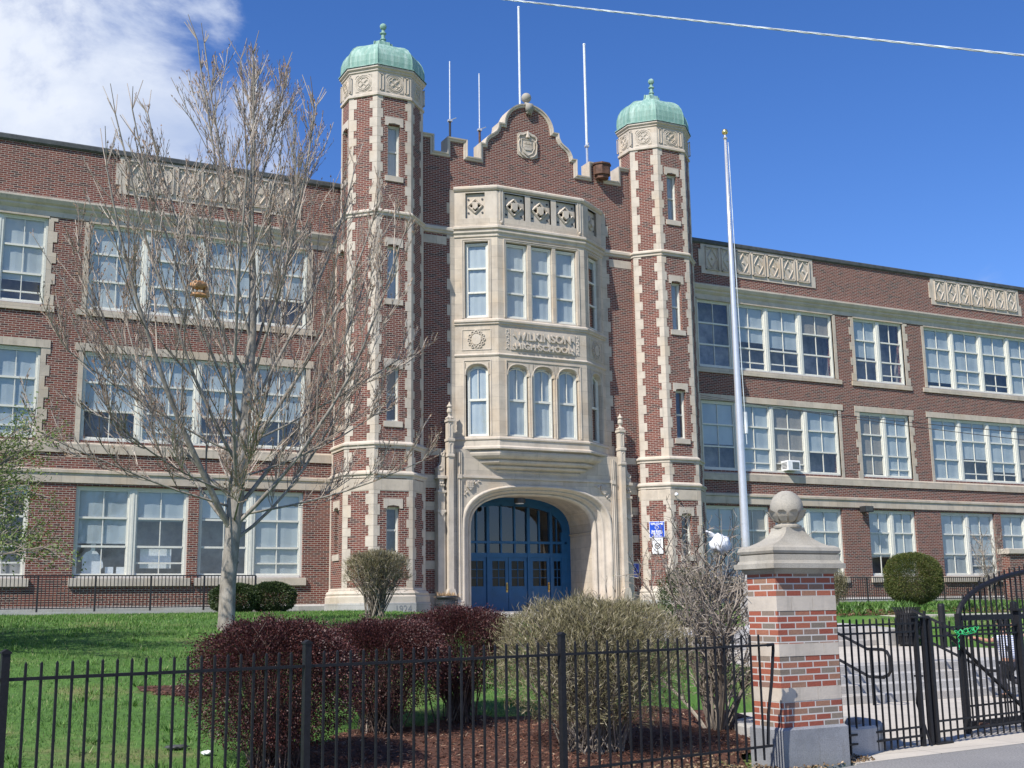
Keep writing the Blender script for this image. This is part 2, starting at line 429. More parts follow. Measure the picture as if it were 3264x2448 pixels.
        if len(me.polygons) < 40000:
            for q in me.polygons:
                nx, ny, nz_ = nrm[3 * q.index:3 * q.index + 3]
                if abs(nz_) < .75:
                    L = math.hypot(nx, ny) or 1
                    tx, ty = -ny / L, nx / L
                    if tx < -.001 or (abs(tx) <= .001 and ty < 0): tx, ty = -tx, -ty
                    for li in q.loop_indices:
                        x, y, z = co[lv[li]]; data[2 * li] = x * tx + y * ty; data[2 * li + 1] = z
                else:
                    for li in q.loop_indices:
                        x, y, z = co[lv[li]]; data[2 * li] = x; data[2 * li + 1] = y
            uv.data.foreach_set('uv', data)
        if smooth: me.polygons.foreach_set('use_smooth', [True] * len(me.polygons))
        me.materials.append(M[mat])
        o = bpy.data.objects.new(name, me); COL.objects.link(o)
        if parent: o.parent = parent
        return o
def tag(o, label=None, cat=None, group=None, kind=None):
    if label: o['label'] = label
    if cat: o['category'] = cat
    if group: o['group'] = group
    if kind: o['kind'] = kind
    return o
def thing(name, loc, label, cat, group=None):
    o = bpy.data.objects.new(name, None); COL.objects.link(o); o.location = loc
    o.empty_display_size = .3
    ORG[o.name] = tuple(loc)
    return tag(o, label, cat, group)
def struct(name, mb, mat): return tag(mb.build(name, mat), kind='structure', label=None)
def copy_tree(o, parent=None):
    c = o.copy(); COL.objects.link(c)
    if parent: c.parent = parent
    for ch in list(o.children): copy_tree(ch, c)
    return c
def text_mb(txt, size, depth, F, cu, d, cz, width=None, bold=0.0, align='CENTER', tall=1.0):
    cu_ = bpy.data.curves.new('lettering', 'FONT'); cu_.body = txt; cu_.size = size; cu_.extrude = depth; cu_.offset = bold
    cu_.align_x = align; cu_.align_y = 'CENTER'; cu_.resolution_u = 3
    ob = bpy.data.objects.new('lettering', cu_); COL.objects.link(ob)
    dg = bpy.context.evaluated_depsgraph_get(); me = bpy.data.meshes.new_from_object(ob.evaluated_get(dg))
    vs = [v.co.copy() for v in me.vertices]; fs = [tuple(p.vertices) for p in me.polygons]
    bpy.data.objects.remove(ob); bpy.data.curves.remove(cu_); bpy.data.meshes.remove(me)
    if not vs: return MB()
    sx = 1.0
    if width:
        w = max(v.x for v in vs) - min(v.x for v in vs); sx = width / w
    mid = (max(v.x for v in vs) + min(v.x for v in vs)) / 2 if align == 'CENTER' else 0
    midy = (max(v.y for v in vs) + min(v.y for v in vs)) / 2
    mb = MB(); mb.add([F.pt(cu + (v.x - mid) * sx, d - v.z, cz + (v.y - midy) * tall) for v in vs], fs); return mb

def wall(mb, F, u0, u1, z0, z1, holes, depth):
    us = sorted({u0, u1, *[h[0] for h in holes], *[h[1] for h in holes]}); zs = sorted({z0, z1, *[h[2] for h in holes], *[h[3] for h in holes]})
    us = [u for u in us if u0 <= u <= u1]; zs = [z for z in zs if z0 <= z <= z1]
    for i in range(len(us) - 1):
        for j in range(len(zs) - 1):
            cu, cz = (us[i] + us[i + 1]) / 2, (zs[j] + zs[j + 1]) / 2
            if any(h[0] < cu < h[1] and h[2] < cz < h[3] for h in holes): continue
            mb.poly([F.pt(us[i], 0, zs[j]), F.pt(us[i + 1], 0, zs[j]), F.pt(us[i + 1], 0, zs[j + 1]), F.pt(us[i], 0, zs[j + 1])])
    for a, b, c, d in holes:
        for (p, q) in (((a, c), (b, c)), ((b, c), (b, d)), ((b, d), (a, d)), ((a, d), (a, c))):
            mb.poly([F.pt(p[0], 0, p[1]), F.pt(q[0], 0, q[1]), F.pt(q[0], depth, q[1]), F.pt(p[0], depth, p[1])])

# ------------------------------------------------------------------ terrain
def lerp(pts, x):
    if x <= pts[0][0]: return pts[0][1]
    for (a, b), (c, d) in zip(pts, pts[1:]):
        if x <= c:
            t = (x - a) / (c - a); t = t * t * (3 - 2 * t) * .5 + t * .5; return b + (d - b) * t
    return pts[-1][1]
LEFT = [(7.5, -.02), (9, .04), (10.5, .16), (12, .30), (15, .66), (18, 1.05), (21, 1.38), (25, 1.52), (30, 1.58), (34, 1.62), (60, 1.62)]
RIGHT = [(10, -.1), (16, .5), (20, .75), (24.5, 1.22), (26, 1.30), (29, 1.48), (33, 1.60), (36, 1.64), (60, 1.64)]
def H(x, y):
    fl = 8.42 + .176 * x
    if y < fl - .02 or (x > 7.6 and y < 10.55): return -.04
    if x < (12.9 if y < 25.6 else 15.6):
        z = -.03 + (lerp(LEFT, y - max(0, min(1.2, (x - 0) * .12))) + .03) * min(1, .35 + (y - fl) * .8)
        if x > 9.7 and y < 16: z = -.1 if x > 10.4 else z + (-.1 - z) * (x - 9.7) / .7
        elif x > 12: z = min(z, lerp([(16, .5), (24, .9), (30, 1.12), (33.5, 1.16), (36, 1.3)], y) + (15.6 - x) * .12)
        return z
    if x < (23.2 if y < 26 else 22.5):
        return -.1 if y < 16.6 else (.45 if y < 24.6 else (.9 if y < 31.5 else 1.35))
    return lerp(RIGHT, y) + (0 if y > 24 else -.0)
def frange(a, b, s):
    out = []; x = a
    while x < b - 1e-6: out.append(x); x += s
    return out
xs = [-900, -400, -150, -60, -30] + frange(-15, 55, .5) + [55, 70, 100, 200, 500, 900]
ys = [-900, -300, -80, -20, 0] + frange(5, 42, .5) + [42, 60, 100, 300, 900]
g = MB()
g.v = [(x, y, H(x, y)) for y in ys for x in xs]
nx_ = len(xs)
g.f = [(j * nx_ + i, j * nx_ + i + 1, (j + 1) * nx_ + i + 1, (j + 1) * nx_ + i) for j in range(len(ys) - 1) for i in range(nx_ - 1)]
struct('ground', g, 'ground').data.polygons.foreach_set('use_smooth', [True] * len(g.f))

# ------------------------------------------------------------------ the school building
XC = 19.42
B = thing('school_building', (XC, 38, 1.6), 'red brick high school with stone bay, arched blue entrance and two green domed turrets', 'building')
FW = Fr(0, 38)                                   # wing plane

def window(F, u0, u1, z0, z1, units, rec, blinds, parent=None, fr=.07, mull=.17, rows=3, munt=True, bmat='blind', sashw=.05, room=.9, openlow=()):
    """one window opening: frame with mullions; sash, pane and blind for every unit"""
    m = MB()
    m.fbox(F, u0, u0 + fr, rec, rec + .14, z0, z1); m.fbox(F, u1 - fr, u1, rec, rec + .14, z0, z1)
    m.fbox(F, u0 + fr, u1 - fr, rec, rec + .14, z1 - fr, z1); m.fbox(F, u0 + fr, u1 - fr, rec - .03, rec + .14, z0, z0 + fr)
    W = (u1 - u0 - 2 * fr - (units - 1) * mull) / units
    for i in range(1, units):
        a = u0 + fr + i * W + (i - 1) * mull
        m.fbox(F, a, a + mull, rec - .02, rec + .14, z0 + fr, z1 - fr)
        m.fbox(F, a + mull * .35, a + mull * .65, rec - .035, rec - .02, z0 + fr, z1 - fr)
    w = m.build('window', 'white_paint', parent or B)
    for i in range(units):
        a = u0 + fr + i * (W + mull); b = a + W; c, d = z0 + fr, z1 - fr
        s = MB(); k = sashw
        s.fbox(F, a, a + k, rec + .03, rec + .09, c, d); s.fbox(F, b - k, b, rec + .03, rec + .09, c, d)
        s.fbox(F, a + k, b - k, rec + .03, rec + .09, d - k, d); s.fbox(F, a + k, b - k, rec + .03, rec + .09, c, c + k * 1.1)
        for r in range(1, rows):
            zz = c + (d - c) * r / rows; s.fbox(F, a + k, b - k, rec + .02, rec + .09, zz - .032, zz + .032)
        if openlow and openlow[i % len(openlow)]:
            zz = c + openlow[i % len(openlow)]; s.fbox(F, a + k, b - k, rec + .045, rec + .1, zz, zz + .05)
        if munt: s.fbox(F, (a + b) / 2 - .013, (a + b) / 2 + .013, rec + .04, rec + .08, c + k, d - k)
        s.build('sash', 'white_paint', w)
        MB().poly([F.pt(a + .01, rec + .065, c), F.pt(b - .01, rec + .065, c), F.pt(b - .01, rec + .065, d), F.pt(a + .01, rec + .065, d)]).build('pane', 'glass', w)
        fr_ = blinds[i % len(blinds)]
        if fr_ > 0:
            zb = d - (d - c) * fr_; n = 6; q = MB()
            for j in range(n):      # gently rippled cloth
                ua, ub = a + W * j / n, a + W * (j + 1) / n; da = rec + .10 + .012 * ((j % 2)); db = rec + .10 + .012 * (((j + 1) % 2))
                q.poly([F.pt(ua, da, zb), F.pt(ub, db, zb), F.pt(ub, db, d), F.pt(ua, da, d)])
            q.fbox(F, a + .02, b - .02, rec + .10, rec + .12, zb - .03, zb)
            q.build('blind', 'blind_tan' if (i * 7 + int(u0 * 3 + z0)) % 11 == 4 and u0 > 27 else bmat, w)
    r = MB(); e = .02
    P = [F.pt(u0, rec + .2, z0), F.pt(u1, rec + .2, z0), F.pt(u1, rec + .2, z1), F.pt(u0, rec + .2, z1),
         F.pt(u0 - .2, rec + room, z0 - .1), F.pt(u1 + .2, rec + room, z0 - .1), F.pt(u1 + .2, rec + room, z1 + .1), F.pt(u0 - .2, rec + room, z1 + .1)]
    r.add(P, [(0, 1, 5, 4), (1, 2, 6, 5), (2, 3, 7, 6), (3, 0, 4, 7), (4, 5, 6, 7)]).build('room', 'room', w)
    return w

rb = random.Random(3)
UP, MID, GR = (11.05, 13.86), (6.9, 9.70), (2.72, 5.5)
def mir(l): return [(2 * XC - b, 2 * XC - a, n) for a, b, n in l]
up_r = [(27.55, 34.62, 4), (35.8, 38.66, 2), (39.95, 47.1, 4)]
gr_r = [(27.55, 30.68, 2), (30.95, 34.5, 2), (35.95, 38.62, 2), (40.1, 43.4, 2), (43.8, 47.1, 2)]
up_l = [(4.24, 11.36, 4), (.22, 3.0, 2)]
gr_l = [(4.24, 7.63, 2), (7.95, 11.36, 2), (.22, 2.93, 2)]
wings = ((-13.0, 13.6, up_l, gr_l, 0), (25.3, 62.0, up_r, gr_r, 1))
for wi, (x0, x1, ups, grs, side) in enumerate(wings):
    m = MB()
    holes = [(a, b, *UP) for a, b, n in ups] + [(a, b, *MID) for a, b, n in ups] + [(a, b, *GR) for a, b, n in grs]
    wall(m, FW, x0, x1, 1.85, 16.35, holes, .42)
    xe = x0 if not side else x1
    m.poly([(xe, 38, 1.2), (xe, 52, 1.2), (xe, 52, 16.34), (xe, 38, 16.34)])
    m.poly([(x0, 38.01, 16.34), (x1, 38.01, 16.34), (x1, 52, 16.34), (x0, 52, 16.34)])
    m.poly([(x0, 52, 1.2), (x1, 52, 1.2), (x1, 52, 16.34), (x0, 52, 16.34)])
    w = m.build('wing_wall', 'brick', B)
    path = [(x0, 38), (x1, 38)]
    MB().sweep(path, [(0, 1.0), (.07, 1.0), (.07, 1.80), (.0, 1.86)]).build('plinth', 'granite', w)
    MB().sweep(path, [(0, 5.58), (.05, 5.58), (.05, 5.86), (.09, 5.88), (.09, 5.97), (0, 6.0)]).build('string_course', 'stone', w)
    MB().sweep(path, [(0, 13.90), (.03, 13.90), (.03, 14.06), (.05, 14.08), (.12, 14.16), (.12, 14.22), (.19, 14.27), (.25, 14.38), (.25, 14.44), (.20, 14.46), (0, 14.52)]).build('cornice', 'stone_plain', w)
    MB().sweep(path, [(0, 16.20), (.04, 16.20), (.08, 16.25), (.08, 16.37), (.05, 16.41), (-.3, 16.41)]).build('roof_edge', 'coping_metal', w)
    sx0 = x0 if not side else x0
    MB().sweep(path, [(0, 6.50), (.055, 6.50), (.055, 6.78), (0, 6.82)]).build('sill_band', 'stone', w)
    for fi, lev in enumerate((UP, MID)):
        for a, b, n in ups:
            t = MB()
            if fi == 1:
                t.fbox(FW, a - .26, b + .26, -.035, .1, 9.70, 9.95)
            else:
                t.fbox(FW, a - .3, b + .3, -.06, .1, 10.83, 11.02)
                t.fbox(FW, a - .02, b + .02, -.035, .1, 13.84, 13.92)
            for (e, sg) in ((a, -1), (b, 1)):                       # toothed stone jambs
                zz = lev[0] - (.0 if fi == 0 else .1); k = 0
                while zz < lev[1] - .01:
                    zt = min(zz + .338, lev[1]); wd = .15 if k % 2 == (0 if n == 4 and sg == 1 else 1) else .27
                    if n == 4 and fi == 0: wd = .16
                    if n == 4 and fi == 1: wd = .15
                    ua, ub = (e - wd, e + .0) if sg < 0 else (e, e + wd)
                    t.fbox(FW, ua, ub, -.02, .2, zz, zt); zz = zt; k += 1
            t.build('window_surround', 'stone', w)
            bl = [rb.choice([1, 1, .97, .66, .62, .3, .9, .82]) if side else rb.choice([1, 1, 1, .68, .97, .65]) for _ in range(n)]
            if side and fi == 0 and a < 36: bl = [.0, .55, .6, .35] if n == 4 else [.6, .0]
            if side and fi == 1 and a < 36: bl = [.62, 1, .98, .64] if n == 4 else [.95, .98]
            if not side and fi == 0: bl = [1, 1, .99, .62] if n == 4 else [1, .74]
            if not side and fi == 1: bl = [.66, .98, .64, .66] if n == 4 else [.9, 1]
            window(FW, a, b, *lev, n, .07, bl, mull=.2, openlow=(0, .28, .3, 0))
    for gi, (a, b, n) in enumerate(grs):
        MB().bbox(FW, a - .1, b + .1, -.1, .25, 2.47, 2.71).build('window_sill', 'stone_plain', w)
        bl = [rb.choice([1, .98, .7, 1]) for _ in range(n)] if side else [[.62, .35], [.3, 1], [0, .1]][gi]
        window(FW, a, b, *GR, n, .10, bl, mull=.22, fr=.08, openlow=(0, .35))
# carved parapet panels
def parapet_panel(x0, x1, n, mirror=False):
    m = MB(); F = FW; z0, z1 = 14.95, 16.21
    m.fbox(F, x0, x1, -.03, .1, z0, z1)
    m.fbox(F, x0 - .12, x0, -.03, .1, z0 + .3, z1 - .25); m.fbox(F, x1, x1 + .12, -.03, .1, z0, z0 + .5)
    pw = (x1 - x0 - .3) / n
    for i in range(n):
        a, b = x0 + .15 + i * pw + .06, x0 + .15 + (i + 1) * pw - .06; c, d = z0 + .17, z1 - .1
        for (p, q, r, s_) in ((a, a + .035, c, d), (b - .035, b, c, d), (a, b, c, c + .035), (a, b, d - .035, d)): m.fbox(F, p, q, -.085, -.028, r, s_)
        for (p, q, r, s_) in ((a + .06, a + .08, c + .06, d - .06), (b - .08, b - .06, c + .06, d - .06), (a + .06, b - .06, c + .06, c + .08), (a + .06, b - .06, d - .08, d - .06)): m.fbox(F, p, q, -.06, -.028, r, s_)
        cu, cz = (a + b) / 2, (c + d) / 2; hw, hh = (b - a) / 2 - .09, (d - c) / 2 - .09
        P = [(cu, cz + hh), (cu + hw, cz), (cu, cz - hh), (cu - hw, cz)]
        for k in range(4):
            p, q = P[k], P[(k + 1) % 4]; m.tube([F.pt(p[0], -.05, p[1]), F.pt(q[0], -.05, q[1])], .026, 4)
        m.tube([F.pt(cu, -.03, cz), F.pt(cu, -.075, cz)], [.07, .045], 4)
        for sx in (-1, 1):
            for sz in (-1, 1): m.ball(F.pt(cu + sx * (hw - .03), -.035, cz + sz * (hh - .03)), .04, 6)
    m.build('parapet_panel', 'stone_plain', B)
parapet_panel(5.05, 10.95, 7); parapet_panel(27.85, 33.7, 7); parapet_panel(40.6, 46.3, 7); parapet_panel(-7.5, -1.7, 7)

# ---- turrets
def octa(cx, cy, h, a, cut=0): return [(cx - h, cy + a - cut), (cx - h, cy - a), (cx - a, cy - h), (cx + a, cy - h), (cx + h, cy - a), (cx + h, cy + a - cut), (cx + a, cy + h - cut), (cx - a, cy + h - cut)]
CUT = .42
def corner_block(mb, P, i, wa, wb, z0, z1, off=.012):
    n = len(P); c = P[i]; p, q = P[i - 1], P[(i + 1) % n]
    def un(a, b): L = math.hypot(b[0] - a[0], b[1] - a[1]); return ((b[0] - a[0]) / L, (b[1] - a[1]) / L)
    ta, tb = un(p, c), un(c, q); na, nb = (ta[1], -ta[0]), (tb[1], -tb[0]); k = 1 + na[0] * nb[0] + na[1] * nb[1]
    mt = ((na[0] + nb[0]) / k, (na[1] + nb[1]) / k)
    A = (c[0] - ta[0] * wa, c[1] - ta[1] * wa); Bq = (c[0] + tb[0] * wb, c[1] + tb[1] * wb)
    poly = [(A[0] + na[0] * off, A[1] + na[1] * off), (c[0] + mt[0] * off, c[1] + mt[1] * off), (Bq[0] + nb[0] * off, Bq[1] + nb[1] * off),
            (Bq[0] - nb[0] * .05, Bq[1] - nb[1] * .05), (c[0] - mt[0] * .05, c[1] - mt[1] * .05), (A[0] - na[0] * .05, A[1] - na[1] * .05)]
    mb.slab(poly, z0 + .003, z1 - .003)
def sframe(P, i):
    a, b = P[i], P[(i + 1) % len(P)]
    return Fr(a[0], a[1], math.atan2(b[1] - a[1], b[0] - a[0])), math.hypot(b[0] - a[0], b[1] - a[1])
TY = 37.3
SLITS = [(16.18, 18.05), (11.85, 13.72), (7.72, 9.55), (3.42, 4.92)]
rq = random.Random(5)
for ti, cx in enumerate((XC - 5.72, XC + 5.72)):
    shaft = MB(); zones = [(2.2, 5.95, 1.43, .67), (5.95, 6.95, 1.40, .65), (6.95, 14.85, 1.375, .63), (14.85, 19.05, 1.36, .62)]
    for z0, z1, h, a in zones:
        P = octa(cx, TY, h, a, CUT if z0 > 14 else 0)
        for i in range(8):
            F, L = sframe(P, i)
            hs = [(L / 2 - .23, L / 2 + .23, s0, s1) for s0, s1 in SLITS if z0 < s0 < z1] if i in (0, 2) else []
            wall(shaft, F, 0, L, z0, z1, hs, .3)
    T_ = shaft.build('turret', 'brick', B)
    QS = [MB() for _ in range(7)]
    for z0, z1, h, a in zones:
        P = octa(cx, TY, h, a, CUT if z0 > 14 else 0)
        for i in range(7):
            qs = QS[i]
            zz = z0 + .02; k = i % 2
            while zz < z1 - .05:
                zt = min(zz + rq.choice([.338, .338, .27, .40]), z1)
                if k % 2: wa, wb = (.17, .21)
                else: wa, wb = (.28, .13)
                if i % 2: wa, wb = wb, wa
                if i in (0, 5): wa, wb = .06, .12
                if i in (1,): wa, wb = .05, wb
                corner_block(qs, P, i, wa, wb, zz, zt); zz = zt; k += 1
        if z0 < 3: MB().sweep(octa(cx, TY, h, a), [(.004, 5.42), (.014, 5.44), (.014, 5.8), (.004, 5.82)], True, False).build('stone_band', 'stone', T_)
    for qs in QS: qs.build('quoins', 'stone_plain', T_)
    bm_ = MB(); bm_.sweep(octa(cx, TY, 1.43, .67), [(.14, 1.86), (.14, 2.06), (.10, 2.10), (.12, 2.16), (.08, 2.22), (.03, 2.25), (.03, 2.30), (0, 2.34)], True)
    bm_.build('turret_base', 'stone_plain', T_)
    MB().sweep(octa(cx, TY, 1.43, .67), [(.17, .8), (.17, 1.86), (.1, 1.87)], True).build('turret_footing', 'granite', T_)
    for zc, h, a in ((5.96, 1.41, .66), (6.93, 1.385, .64), (14.84, 1.365, .625)):
        mb = MB(); mb.sweep(octa(cx, TY, h, a), [(0, zc - .12), (.05, zc - .11), (.05, zc - .04), (.10, zc), (.10, zc + .05), (.04, zc + .10), (-.03, zc + .15)], True, False).build('string_course', 'stone_plain', T_)
    P = octa(cx, TY, 1.37, .62, CUT)
    fz = MB(); fz.sweep(P, [(-.05, 19.02), (.05, 19.04), (.05, 19.12), (0, 19.16), (0, 19.92), (.04, 19.95), (.04, 20.0), (.10, 20.05), (.10, 20.11), (0, 20.13)], True)
    for i in range(7):
        F, L = sframe(P, i); c = L / 2; z = 19.54
        for r, tr in ((.245, .022), (.30, .012)): fz.torus(F, c, z, -.005, r, tr, 18, 5)
        for k in range(4):
            an = math.pi / 2 * k; fz.torus(F, c + .112 * math.cos(an), z + .112 * math.sin(an), -.01, .10, .017, 10, 4)
        for k in range(4):
            an = math.pi / 4 + math.pi / 2 * k; fz.tube([F.pt(c + .06 * math.cos(an), 0, z + .06 * math.sin(an)), F.pt(c + .23 * math.cos(an), -.005, z + .23 * math.sin(an))], .016, 4)
            sx, sz = math.copysign(1, math.cos(an)), math.copysign(1, math.sin(an))
            fz.prism(F, [(c + sx * .31, z + sz * .31), (c + sx * .31, z + sz * .18), (c + sx * .27, z + sz * .27), (c + sx * .18, z + sz * .31)], -.018, .01)
        if i % 2 == 0:
            for sx in (-1, 1):
                u = c + sx * .46
                for p, q, r, s_ in ((u - .07, u - .045, z - .3, z + .3), (u + .045, u + .07, z - .3, z + .3), (u - .07, u + .07, z - .3, z - .275), (u - .07, u + .07, z + .275, z + .3)): fz.fbox(F, p, q, -.025, .01, r, s_)
    fz.build('frieze', 'stone_plain', T_)
    dprof = [(.13, 20.12), (.13, 20.16), (.03, 20.20), (.045, 20.40), (.03, 20.65), (-.04, 20.90), (-.15, 21.10), (-.32, 21.27), (-.53, 21.39), (-.75, 21.48), (-.94, 21.56), (-1.02, 21.70), (-1.04, 21.86)]
    dprof = [(o, 20.12 + (z - 20.12) * (.86 if ti == 0 else .93)) for o, z in dprof]
    dm = MB().sweep(P, dprof, True).build('dome', 'copper', T_)
    rib = MB()
    for i in range(8):
        tmp = MB().sweep(P, dprof[2:], True, False); rib.tube([tmp.v[k * 8 + i] for k in range(len(dprof) - 2)], .02, 5)
    rib.build('dome_ribs', 'copper', T_)
    z = 21.37 + (.14 if ti else 0)
    MB().lathe([(.17, 0), (.13, .12), (.09, .25), (.075, .33), (.11, .35), (.11, .38), (.07, .41), (.07, .55), (.12, .58), (.12, .61), (.06, .66), (.06, .72), (.01, .73)], cx, TY - CUT / 2, 10, z).ball((cx, TY - CUT / 2, z + .86), .125, 12).build('finial', 'copper', T_)
    for s0, s1 in SLITS:
        h, a = [(h, a) for z0, z1, h, a in zones if z0 < s0 < z1][0]; P2 = octa(cx, TY, h, a, CUT if s0 > 14 else 0)
        for i in ((0, 2) if ti == 0 else (2,)):
            F, L = sframe(P2, i); c = L / 2
            t = MB(); t.prism(F, [(c - .33, s1 + .26), (c - .33, s1 - .06), (c - .23, s1 - .06), (c - .20, s1 + .02), (c, s1 + .05), (c + .20, s1 + .02), (c + .23, s1 - .06), (c + .33, s1 - .06), (c + .33, s1 + .26)], -.022, .2)
            t.build('slit_lintel', 'stone_plain', T_); MB().fbox(F, c - .33, c + .33, -.04, .25, s0 - .19, s0 + .002).build('slit_sill', 'stone_plain', T_)
            window(F, c - .23, c + .23, s0, s1, 1, .15, [.96 if s0 > 10 else .0], fr=.045, sashw=.035, rows=2, munt=False, room=.5)
    if ti == 0:
        F, L = sframe(octa(cx, TY, 1.60, .74), 2)
        text_mb('1924', .32, .006, F, L - .42, -.0, 1.67, .52).build('date_inscription', 'granite_dark', T_)

# ---- gable wall between the turrets
GY = 36.9
half = [(4.75, 18.36), (3.87, 18.36), (3.87, 17.74), (3.33, 17.74), (3.33, 18.36), (2.56, 18.36), (2.56, 17.74), (2.02, 17.74), (2.02, 18.36), (1.83, 18.36),
        (1.81, 18.47), (1.74, 18.62), (1.63, 18.74), (1.48, 18.83), (1.36, 18.93), (1.28, 19.08), (1.25, 19.28), (1.03, 19.28)]
for i in range(1, 11):
    an = math.pi / 2 * i / 10; half.append((1.03 * math.cos(an) * (1 - .02 * math.sin(2 * an)), 19.30 + .92 * math.sin(an)))
gp = [(XC - x, z) for x, z in half] + [(XC + x, z) for x, z in half[-2::-1]]
FG = Fr(0, GY)
m = MB()
ax0, ax1 = XC - 4.75, XC + 4.75
# brick shell built in vertical strips so the portal hole stays open
prof = sorted(set([round(x, 4) for x, z in gp]))
def gz_(x):
    zs_ = []
    for (a, b), (c, d) in zip(gp, gp[1:]):
        if abs(a - c) > 1e-6 and min(a, c) - 1e-6 <= x <= max(a, c) + 1e-6: zs_.append(b + (d - b) * (x - a) / (c - a))
    return max(zs_) if zs_ else 18.36
for a, b in zip(prof, prof[1:]):
    mid_l, mid_r = gz_(a + 1e-4), gz_(b - 1e-4)
    lo = 1.0 if (b < XC - 3.2 or a > XC + 3.2) else 6.0
    for yy in (GY, GY + .45): m.poly([(a, yy, lo), (b, yy, lo), (b, yy, mid_r), (a, yy, mid_l)])
m.poly([(ax0, GY + .02, 15.6), (ax1, GY + .02, 15.6), (ax1, 46, 15.6), (ax0, 46, 15.6)])
m.poly([(ax0, GY, 1), (ax0, 46, 1), (ax0, 46, 17.7), (ax0, GY, 17.7)]); m.poly([(ax1, GY, 1), (ax1, 46, 1), (ax1, 46, 17.7), (ax1, GY, 17.7)])
GW = m.build('gable_wall', 'brick', B)
cop = MB()
def ribbon(line, prof):                 # profile of (inset below the line, depth in y)
    n = len(line); nm = []
    for i in range(n):
        def un(a, b): L = math.hypot(b[0] - a[0], b[1] - a[1]) or 1; return ((b[0] - a[0]) / L, (b[1] - a[1]) / L)
        if i == 0: t1 = t2 = un(line[0], line[1])
        elif i == n - 1: t1 = t2 = un(line[-2], line[-1])
        else: t1, t2 = un(line[i - 1], line[i]), un(line[i], line[i + 1])
        n1, n2 = (t1[1], -t1[0]), (t2[1], -t2[0]); k = max(.35, 1 + n1[0] * n2[0] + n1[1] * n2[1]); nm.append(((n1[0] + n2[0]) / k, (n1[1] + n2[1]) / k))
    vs = []
    for o, y in prof: vs += [(x + mx * o, y, z + mz * o) for (x, z), (mx, mz) in zip(line, nm)]
    K = len(prof); fs = [(k * n + i, k * n + i + 1, ((k + 1) % K) * n + i + 1, ((k + 1) % K) * n + i) for k in range(K) for i in range(n - 1)]
    return vs, fs
cop.add(*ribbon(gp, [(.12, GY - .005), (.12, GY - .04), (.085, GY - .06), (.05, GY - .06), (.035, GY - .10), (-.012, GY - .11), (-.012, GY + .50), (.12, GY + .46)]))
cop.build('coping', 'stone_plain', GW)
cr_ = MB(); cr_.lathe([(.17, 0), (.17, .05), (.12, .09), (.07, .13), (.07, .18)], XC, GY + .12, 14, 20.2).ball((XC, GY + .12, 20.2 + .36), .19, 18)
cr_.box(XC - .14, XC + .14, GY - .16, GY - .02, 19.93, 20.24).prism(FG, [(XC - .12, 19.95), (XC - .09, 19.80), (XC - .03, 19.88), (XC, 19.78), (XC + .03, 19.88), (XC + .09, 19.80), (XC + .12, 19.95)], -.13, -.01)
cr_.build('ball_finial', 'stone_dirty', GW, True)
# ship crest
c = MB(); x0, z0 = XC - .06, 18.55
c.prism(FG, [(x0 - .42, z0 + .46), (x0 - .30, z0 + .52), (x0 - .12, z0 + .56), (x0, z0 + .62), (x0 + .12, z0 + .56), (x0 + .30, z0 + .52), (x0 + .42, z0 + .42), (x0 + .42, z0 - .38), (x0 + .2, z0 - .46), (x0, z0 - .44), (x0 - .2, z0 - .46), (x0 - .42, z0 - .36)], -.03, .05)
sh = [(x0 - .27, z0 + .26), (x0 + .27, z0 + .26), (x0 + .28, z0 - .05), (x0 + .17, z0 - .26), (x0, z0 - .36), (x0 - .17, z0 - .26), (x0 - .28, z0 - .05)]
c.prism(FG, sh, -.05, -.02)
for p, q in zip(sh, sh[1:] + sh[:1]): c.tube([FG.pt(p[0], -.055, p[1]), FG.pt(q[0], -.055, q[1])], .024, 5)
for sx in (-1, 1):
    c.tube([FG.pt(x0 + sx * x, -.06, z0 + z) for x, z in ((.06, .50), (.2, .42), (.33, .40), (.38, .30), (.33, .22), (.38, .1), (.36, -.1), (.34, -.25), (.24, -.36), (.1, -.42))], .03, 5)
c.tube([FG.pt(x0, -.06, z0 + .34), FG.pt(x0, -.08, z0 + .60)], [.09, .02], 6)
for dx in (-.11, .0, .11):
    c.fbox(FG, x0 + dx - .045, x0 + dx + .045, -.075, -.04, z0 + .09, z0 + .2); c.fbox(FG, x0 + dx - .05, x0 + dx + .05, -.075, -.04, z0 - .03, z0 + .06)
c.prism(FG, [(x0 - .2, z0 - .05), (x0 + .2, z0 - .03), (x0 + .13, z0 - .15), (x0 - .13, z0 - .15)], -.08, -.04)
c.build('ship_crest', 'stone_plain', GW)
# stone bands beside the portal, string at sill of parapet, jamb teeth beside the bay
sb = MB()
for sx in (-1, 1):
    for z0, z1 in ((6.80, 7.04), (5.68, 6.13), (4.92, 5.21), (3.93, 4.21), (2.95, 3.23), (1.0, 2.15)):
        a, b = sorted((XC + sx * 3.2, XC + sx * 4.45)); MB().box(a, b, GY - .012, GY + .1, z0, z1).build('stone_band', 'stone', GW)
    zz = 7.05; k = 0; sb = MB()
    while zz < 16.3:
        wd = .17 if k % 2 else .28; a, b = sorted((XC + sx * 3.0, XC + sx * (3.07 + wd))); zt = min(16.4, zz + (.54 if k % 2 else .4)); sb.box(a, b, GY - .014, GY + .1, zz + .003, zt); zz = zt; k += 1
    sb.build('bay_quoins', 'stone', GW); a, b = sorted((XC + sx * 3.36, XC + sx * 4.5)); MB().box(a, b, GY - .012, GY + .1, 14.32, 14.62).build('stone_band', 'stone', GW)
